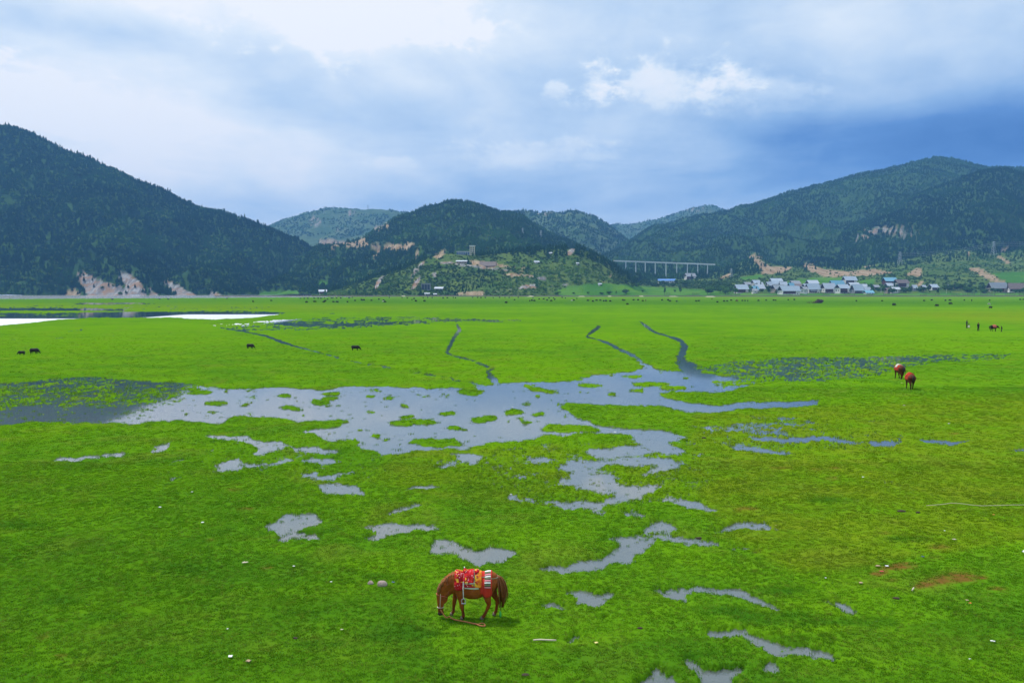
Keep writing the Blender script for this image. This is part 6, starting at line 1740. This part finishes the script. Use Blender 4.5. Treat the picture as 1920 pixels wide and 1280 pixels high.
# ------------------------------------------------------------------ bank, racks, walls at the far edge of the meadow
def bank():
    P = []
    xs = np.arange(-430, 1150, 6.0)
    rs = []
    for dx, dz in ((-4, -0.2), (-2.2, 1.1), (0, 1.9), (1.8, 1.8), (4, -0.3)):
        yb = 1238 + 3 * fbm(xs / 90, xs * 0 + 1, 3, 200)
        rs.append(np.stack([xs, yb + dx, dz * (0.75 + 0.5 * fbm(xs / 25, xs * 0 + dx, 3, 210)) + 0.1], -1))
    me = grid_mesh('earth_bank', np.array(rs), MAT['bank'])
    o = link(bpy.data.objects.new('earth_bank', me)); tag(o, 'low dark earth bank running along the far edge of the meadow', 'bank')
MAT['bank'] = simple_mat('dark_earth_bank', (0.075, 0.068, 0.040), 0.95, 0.5, 0.3)
bank()
def hay_rack(label, px, wpx, hpx, py=555.5, dep=1275, lean=0.0):
    z = land_z(at_depth(px, py, dep)[0], dep); x = (px - 960) / F * dep
    m = dep / F; W = wpx * m; H = hpx * m
    t = empty('hay_rack', (x, dep, z - 0.2), R(lean)); tag(t, label, 'hay rack', 'wooden hay racks along the far edge of the meadow')
    n = max(2, int(W / 3) + 1)
    for i in range(n):
        q = -W / 2 + W * i / (n - 1)
        b = MB(); b.tube([(q, 0, 0), (q + 0.2, 0, H)], [0.16, 0.12], 5); b.build('post', MAT['oldwood'], t)
        if i % 2 == 0:
            b = MB(); b.tube([(q + 0.9, -1.8, 0), (q + 0.2, -0.2, H * .85)], 0.12, 5); b.build('strut', MAT['oldwood'], t)
    for k in range(4):
        z_ = H * (.25 + .22 * k); b = MB(); b.tube([(-W / 2 - .4, -.25, z_), (W / 2 + .5, -.25, z_ + 0.15)], 0.10, 5); b.build('rail', MAT['oldwood'], t)
for lb, px, w, h in [('hay rack left of the two slim field trees', 1250, 10, 6), ('tall leaning hay rack right of the two slim field trees', 1304, 12, 8), ('hay rack in front of the leftmost village trees', 1378, 16, 5),
                     ('wide hay rack in front of the middle of the village', 1548, 12, 6), ('wide hay rack beside the right end of the front row', 1592, 18, 6), ('low hay rack in front of the little blue-roofed shed', 1630, 12, 5), ('dense hay rack in front of the brown-roofed hut', 1665, 20, 8),
                     ('short hay rack in the field right of the dense rack', 1730, 12, 4), ('slanting hay rack in the field below the lone pale blue roof', 1756, 7, 6), ('leftmost long hay rack in the right-hand field', 1790, 14, 6), ('middle long hay rack in the right-hand field', 1815, 22, 7), ('long hay rack left of the gap in the right-hand field', 1850, 26, 6),
                     ('hay rack just right of the gap in the right-hand field', 1892, 18, 7), ('hay rack cut by the right edge', 1915, 12, 7)]:
    hay_rack(lb, px, w, h)
def pole(label, px, pb, pt, dep):
    x, y, _ = at_depth(px, pb, dep); z = land_z(x, y); H = (pb - pt) * dep / F
    t = empty('utility_pole', (x, y, z - .3)); tag(t, label, 'pole', 'utility poles by the village')
    b = MB(); b.tube([(0, 0, 0), (0, 0, H)], [0.22, 0.15], 7); b.build('shaft', MAT['concrete'], t)
    b = MB(); b.box((0, 0, H - .6), (2.0, 0.16, 0.16)); b.build('cross_arm', MAT['oldwood'], t)
pole('pale utility pole before the hedge left of the long grey-shingled house', 1856, 551, 538.5, 1310)
pole('pale utility pole by the small dark hut', 1774.5, 547, 538, 1400)
pole('utility pole right of the little white houses', 1701, 545, 534, 1400)
pole('utility pole left of the brown-roofed hut', 1652, 547, 537, 1400)
def sand_heap(label, px, py, w, h, dep=1236, mat='sand'):
    x = (px - 960) / F * dep; m = dep / F; r = random.Random(int(px)); W, H = w * m, h * m
    P = np.zeros((7, 15, 3))
    for i in range(7):
        for j in range(15):
            u, v = i / 6 * 2 - 1, j / 14 * 2 - 1
            q = max(0, 1 - u * u - v * v * .95)
            P[i, j] = (x + v * W / 2, dep + u * W * .22, H * q ** .8 * (0.8 + 0.5 * mnoise.noise(Vector((px + v * 3, u * 2, 3)))) - 0.02 + 0.1)
    me = grid_mesh('sand_heap', P[::-1], MAT[mat]); o = link(bpy.data.objects.new('sand_heap', me)); tag(o, label, 'heap', 'pale sand heaps along the far bank')
for lb, px, w, h in [('pale sand heap below the hillock track', 995, 16, 1.6), ('pale sand heap in front of the leftmost field bush', 1143, 10, 1.9), ('pale sand heap between the round field bush and the slim trees', 1202, 12, 1.7), ('flat pale sand heap with a brown cow, left of the village', 1331, 20, 1.6), ('thin pale sand strip in front of the slim field tree', 1262, 20, 1.1), ('pale gravel heap at the foot of the rocky flank', 757, 10, 2.2), ('flat pale sand strip below the right end of the hillock', 1090, 16, 1.2)]:
    sand_heap(lb, px, 556, w, h, dep=1180 if 'brown cow' in lb else 1236)

def brush_pile():
    x, y, _ = on_plane(1535, 568.5); r = random.Random(4)
    t = empty('brushwood_pile', (x, y, 0.02)); tag(t, 'dark brushwood pile standing alone on the meadow in front of the village', 'brushwood pile')
    V, Fc = crown_clumps(5, 160, rx=3.6, rz=2.0, cz=0.7, leaf=0.75)
    me = bpy.data.meshes.new('heap'); me.from_pydata([(a, b * .6, max(c, -.1)) for a, b, c in V], [], Fc); me.materials.append(MAT['brush']); link(bpy.data.objects.new('heap', me), t)
    for i in range(16):
        q = -4 - i * 0.28; b = MB(); b.tube([(q, r.uniform(-.5, .5), 0), (q + r.uniform(-.6, .6), r.uniform(-.5, .5), r.uniform(.6, 1.7))], 0.07, 4); b.build('stick', MAT['brush'], t)
brush_pile()

# ------------------------------------------------------------------ trees one can tell apart
def tree_meshes(seed, n, **k):
    V, Fc = crown_clumps(seed, n, **k)
    c = bpy.data.meshes.new('crown'); c.from_pydata(V, [], Fc); c.materials.append(MAT['broad'])
    V, Fc = trunk_geo(seed=seed); tr = bpy.data.meshes.new('trunk'); tr.from_pydata(V, [], Fc); tr.materials.append(MAT['bark'])
    return c, tr
TREES = [tree_meshes(61, 190, rx=0.40, rz=0.40, cz=0.58, leaf=0.085), tree_meshes(62, 190, rx=0.50, rz=0.36, cz=0.56, leaf=0.09), tree_meshes(63, 170, rx=0.26, rz=0.46, cz=0.55, leaf=0.075), tree_meshes(64, 200, rx=0.58, rz=0.34, cz=0.48, leaf=0.09)]
def tree(label, px, py, hpx, kind, group, dep=None, name='tree', wide=1.0):
    p = pick(px, py)
    if p is None: return
    m = (p.y * CP - (p.z - CAM_H) * SP) / F; H = hpx * m
    t = empty(name, (p.x, p.y, p.z - 0.1), random.uniform(0, 6.28)); t.scale = (H * wide, H * wide, H); tag(t, label, 'tree' if name == 'tree' else 'bush', group)
    link(bpy.data.objects.new('trunk', TREES[kind][1]), t); link(bpy.data.objects.new('crown', TREES[kind][0]), t)
for lb, px, py, h, k, w in [('round dark bush in the green field, biggest of the left group', 1172, 551.5, 12, 3, 1.1), ('dark bush left of the biggest round field bush', 1143.5, 552, 8, 3, 1.1), ('low dark bush leftmost in the green field', 1127, 552, 5.5, 3, 1.3), ('small thin bush between the two round field bushes', 1155.5, 550.5, 5, 2, 1.0),
                         ('small grey-green bush left of the slim field trees', 1204.5, 548.5, 5.5, 1, 1.0), ('slim dark tree in the field, left of the pair', 1246.5, 549.5, 10, 2, 0.9), ('slim dark tree in the field, right of the pair', 1276, 548.5, 11.5, 2, 1.0), ('tiny bush between the two slim field trees', 1265, 548, 5.5, 1, 1.0),
                         ('wide dark bush under the hillock track', 1046, 553, 9, 3, 1.4), ('small dark bush right of the bush under the track', 1075, 551, 4.5, 3, 1.3), ('small bush at the foot of the hillock, right end', 1103, 551.5, 5, 1, 1.1)]:
    tree(lb, px, py, h, k, 'bushes and trees in the green field', name='bush' if 'bush' in lb else 'tree', wide=w)
rt = random.Random(12)
for lb, gr, x0, x1, y0, y1, n, hh in [('dark green tree in the grove at the left end of the village', 'grove at the left end of the village', 1322, 1402, 541, 553, 34, (9, 14)), ('dark green tree standing between the village houses', 'trees between the village houses', 1405, 1640, 538, 552, 22, (6, 10)),
                                      ('dark green tree in front of the right-hand village houses', 'trees before the right-hand village houses', 1632, 1745, 542, 551, 18, (8, 13)), ('dark green tree in the hedge right of the small dark huts', 'hedge right of the small dark huts', 1768, 1850, 540, 549, 20, (7, 12)),
                                      ('dark green tree in the hedge before the right-edge houses', 'hedge before the right-edge houses', 1836, 1935, 545, 550, 18, (6, 9)), ('tree in the belt below the bridge and the blue-roofed shed', 'tree belt below the bridge', 1170, 1345, 531, 539, 42, (6, 10))]:
    for i in range(n):
        tree(lb, rt.uniform(x0, x1), rt.uniform(y0, y1), rt.uniform(*hh), rt.choice((0, 1, 3, 3)), gr, wide=rt.uniform(1.0, 1.4))
PT = conifer(77, 7, 7, 0.19)
pc = bpy.data.meshes.new('crown'); pc.from_pydata(PT[0][10:], [], [tuple(i - 10 for i in f) for f, m_ in zip(PT[1], PT[2]) if m_ == 0]); pc.materials.append(MAT['pine'])
pt_ = bpy.data.meshes.new('trunk'); pt_.from_pydata(PT[0][:10], [], [f for f, m_ in zip(PT[1], PT[2]) if m_ == 1]); pt_.materials.append(MAT['bark'])
rx_ = [c[0] for c in RIDGE_G]; ry_ = [c[1] for c in RIDGE_G]
for i in range(64):
    px = rt.choice((rt.uniform(60, 200), rt.uniform(110, 200), rt.uniform(280, 520), rt.uniform(0, 520)))
    x, y, z = at_depth(px, float(np.interp(px, rx_, ry_)), 2340)
    z = G_['bvh'].ray_cast(Vector((x, y, 900)), Vector((0, 0, -1)))[0].z
    H = rt.uniform(11, 19)
    t = empty('pine_tree', (x, y, z - .3), rt.uniform(0, 6)); t.scale = (H * 1.1, H * 1.1, H)
    part = 'upper' if px < 200 else ('middle' if px < 360 else 'lower')
    tag(t, f'lone pine standing out on the {part} skyline of the left-hand mountain', 'tree', f'pines on the {part} skyline of the left mountain')
    link(bpy.data.objects.new('trunk', pt_), t); link(bpy.data.objects.new('crown', pc), t)

# ------------------------------------------------------------------ stones, sticks and litter on the near meadow
MAT['litter_white'] = simple_mat('white_plastic', (0.74, 0.74, 0.74), 0.5, 0.12, 20)
MAT['litter_tan'] = simple_mat('tan_cardboard', (0.42, 0.30, 0.19), 0.9, 0.25, 20)
MAT['litter_yellow'] = simple_mat('yellow_paper', (0.70, 0.60, 0.22), 0.8, 0.2, 20)
MAT['litter_red'] = simple_mat('red_plastic', (0.48, 0.07, 0.06), 0.5, 0.2, 20)
MAT['litter_blue'] = simple_mat('blue_plastic', (0.07, 0.11, 0.40), 0.5, 0.2, 20)
MAT['litter_orange'] = simple_mat('orange_plastic', (0.70, 0.20, 0.04), 0.5, 0.2, 20)
MAT['bone'] = simple_mat('bleached_wood', (0.58, 0.50, 0.38), 0.9, 0.2, 8)
MAT['dung'] = simple_mat('dried_dung', (0.050, 0.036, 0.024), 0.95, 0.4, 20)
MAT['rockstone'] = simple_mat('pinkish_field_stone', (0.36, 0.28, 0.235), 0.9, 0.25, 5, bump=0.4)
def gz_at(x, y):
    return max(0.0, float(ground_field(np.array([x]), np.array([y]))[0][0]))
def scrap(label, px, py, wpx, hpx, mat, name='litter_scrap', cat='litter', flat=0.5):
    """a crumpled sheet lying in the grass"""
    x, y, _ = on_plane(px, py); m = math.hypot(y, CAM_H) / F * 0.8; W = wpx * m; r = random.Random(int(px * 7 + py)); D = max(hpx * m * 1.6, W * .4)
    P = np.zeros((6, 6, 3)); ang = r.uniform(-.5, .5)
    for i in range(6):
        for j in range(6):
            u, v = i / 5 - .5, j / 5 - .5
            k = 1 - 0.35 * r.random() if i in (0, 5) or j in (0, 5) else 1
            lx, ly = v * W * k, u * D * k
            P[i, j] = (lx * math.cos(ang) - ly * math.sin(ang), lx * math.sin(ang) + ly * math.cos(ang), 0.045 + r.uniform(0, flat) * W * .5 * (1 - 1.6 * max(abs(u), abs(v))))
    me = grid_mesh(name, P, MAT[mat], smooth=False); o = link(bpy.data.objects.new(name, me)); o.location = (x, y, gz_at(x, y))
    s = o.modifiers.new('thick', 'SOLIDIFY'); s.thickness = 0.006
    tag(o, label, cat, 'scraps of litter on the meadow')
for a in [('white crumpled scrap on the grass near the bottom left', 432, 1241, 11, 8, 'litter_white'), ('brown twisted scrap right of the white crumpled scrap', 466, 1249, 12, 6, 'litter_tan'), ('tiny white dot of litter above the bottom-left scrap', 427, 1189, 4, 3, 'litter_white'),
          ('small white scrap left of the S-shaped puddle', 380, 986, 7, 4, 'litter_white'), ('small pale scrap up left on the open grass', 300, 956, 7, 3, 'litter_white'), ('tiny white scrap left of the long shallow puddle', 360, 928, 5, 3, 'litter_white'), ('pale bits of litter left of the orange bare spot', 460, 1061, 16, 4, 'bone'),
          ('small white scrap above the pair of field stones', 551, 1069, 6, 3, 'litter_white'), ('small white scrap left of the pair of field stones', 621, 1098, 6, 3, 'litter_white'), ('yellow-white scrap right of the long pale stick', 1118, 1215, 9, 5, 'litter_yellow'), ('grey scrap on the grass below the field stones', 641, 1189, 7, 4, 'bone'),
          ('bright white plastic bag beside the reddish bare earth', 1663, 1069, 9, 5, 'litter_white'), ('red and white scrap under the white plastic bag', 1653, 1079, 12, 4, 'litter_red'), ('brown scrap left of the white plastic bag', 1646, 1069, 12, 4, 'litter_tan'), ('pale tan scrap lower left of the reddish bare earth', 1614, 1101, 9, 5, 'litter_tan'),
          ('white dot of litter left of the tan scrap', 1548, 1091, 4, 3, 'litter_white'), ('white dot of litter on the olive grass at right', 1618, 900, 5, 3, 'litter_white'), ('white dot of litter by the dark runnel at right', 1779, 798, 6, 2, 'litter_white'), ('orange litter dot below the pale line at right', 1863, 973, 5, 3, 'litter_orange'),
          ('small white dot above the orange bare spot at right', 1771, 1002, 4, 2, 'litter_white'), ('pale scrap right of the small white dot', 1789, 1018, 10, 3, 'bone'), ('blue scrap at the edge of the orange bare spot', 1730, 1051, 6, 4, 'litter_blue'), ('upper of two tan scraps at right', 1813, 1135, 7, 3, 'litter_tan'), ('lower of two tan scraps at right', 1819, 1141, 7, 3, 'litter_orange'),
          ('white paper strip near the right bottom corner', 1861, 1212, 11, 4, 'litter_white'), ('faint white scrap at the bottom right', 1818, 1247, 6, 2, 'litter_white'), ('yellow dot at the tip of the pointed puddle', 1456, 988, 5, 3, 'litter_yellow'), ('white scrap in the pond near its upper edge', 1144, 704, 4, 2, 'litter_white'),
          ('white scrap floating in the middle of the pond', 961, 764, 5, 1.5, 'litter_white'), ('white scrap in the pond by the long spit', 1153, 811, 8, 1.6, 'litter_white'), ('white dot beside the small channel left of the winding pools', 958, 928, 5, 3, 'litter_white'), ('white dot of litter on the grass below the walking horses', 1695, 764, 5, 2, 'litter_white'),
          ('yellow dot on the grass left of the nearer walking horse', 1691, 721, 4, 1.6, 'litter_yellow'), ('cyan scrap right of the bigger field stone', 737, 1098, 8, 2, 'litter_blue')]:
    scrap(*a)
scrap('white sack cut by the right edge of the picture', 1924, 1044, 14, 10, 'litter_white', name='sack', cat='sack', flat=1.4)
def stone(label, px, py, wpx, hpx, mat='rockstone', name='stone', cat='stone'):
    x, y, _ = on_plane(px, py); m = math.hypot(y, CAM_H) / F; W, H = wpx * m / 2, hpx * m
    v, f = sphere_pts((0, 0, 0), (W, W * .7, H), 12, 8); s = px
    v = [tuple(Vector(p) * (1 + 0.28 * mnoise.noise(Vector(p) * (2.2 / W * .5) + Vector((s, 0, 0))))) for p in v]
    b = MB(); b.poly(v, f); o = b.build(name, MAT[mat], None, False); o.location = (x, y, gz_at(x, y) + H * .25); tag(o, label, cat)
stone('bigger pinkish stone half sunk in the grass left of the pony', 717, 1101, 19, 7)
stone('smaller brownish stone left of the bigger field stone', 695, 1098, 11, 5)
for lb, px, py, w in [('dark dung lump on the grass below the field stones', 554, 1201, 10), ('dark dung heap left of the puddle with the yellow tip', 1311, 1009, 12), ('dark dung pat above the bare earth at right', 1690, 964, 16), ('small dark dung pat right of the wider one', 1721, 967, 9), ('dark dung pat beside the horseshoe puddle', 1200, 1186, 10), ('dark dung heap near the bottom edge below the pony', 985, 1274, 14), ('dark dung pat right of the olive grass', 1680, 1128, 12), ('dark dung pat by the shore of the upper pools', 1320, 824, 9)]:
    stone(lb, px, py, w, 2.2, 'dung', 'dung_pat', 'dung')
def stick(label, pts, rad, mat, name, cat):
    b = MB(); q = []
    for px, py in pts:
        x, y, _ = on_plane(px, py); q.append((x, y, gz_at(x, y) + 0.055))
    o = b.tube(q, rad, 6).build(name, MAT[mat], None, True); tag(o, label, cat)
stick('long pale bleached stick on the grass right of the pony', [(1000, 1211), (1012, 1210.2), (1028, 1211.3), (1043, 1212)], 0.019, 'bone', 'stick', 'stick')
stick('thin pale stick below the orange bare earth at right', [(1710, 1116), (1713, 1111)], 0.02, 'bone', 'stick', 'stick')
stick('long pale rope lying across the grass at the right edge', [(1737, 955.5), (1750, 955), (1765, 954), (1783, 951), (1800, 951.5), (1820, 953.5), (1840, 955), (1870, 954.5), (1900, 954), (1935, 953.5)], 0.010, 'bone', 'rope', 'rope')
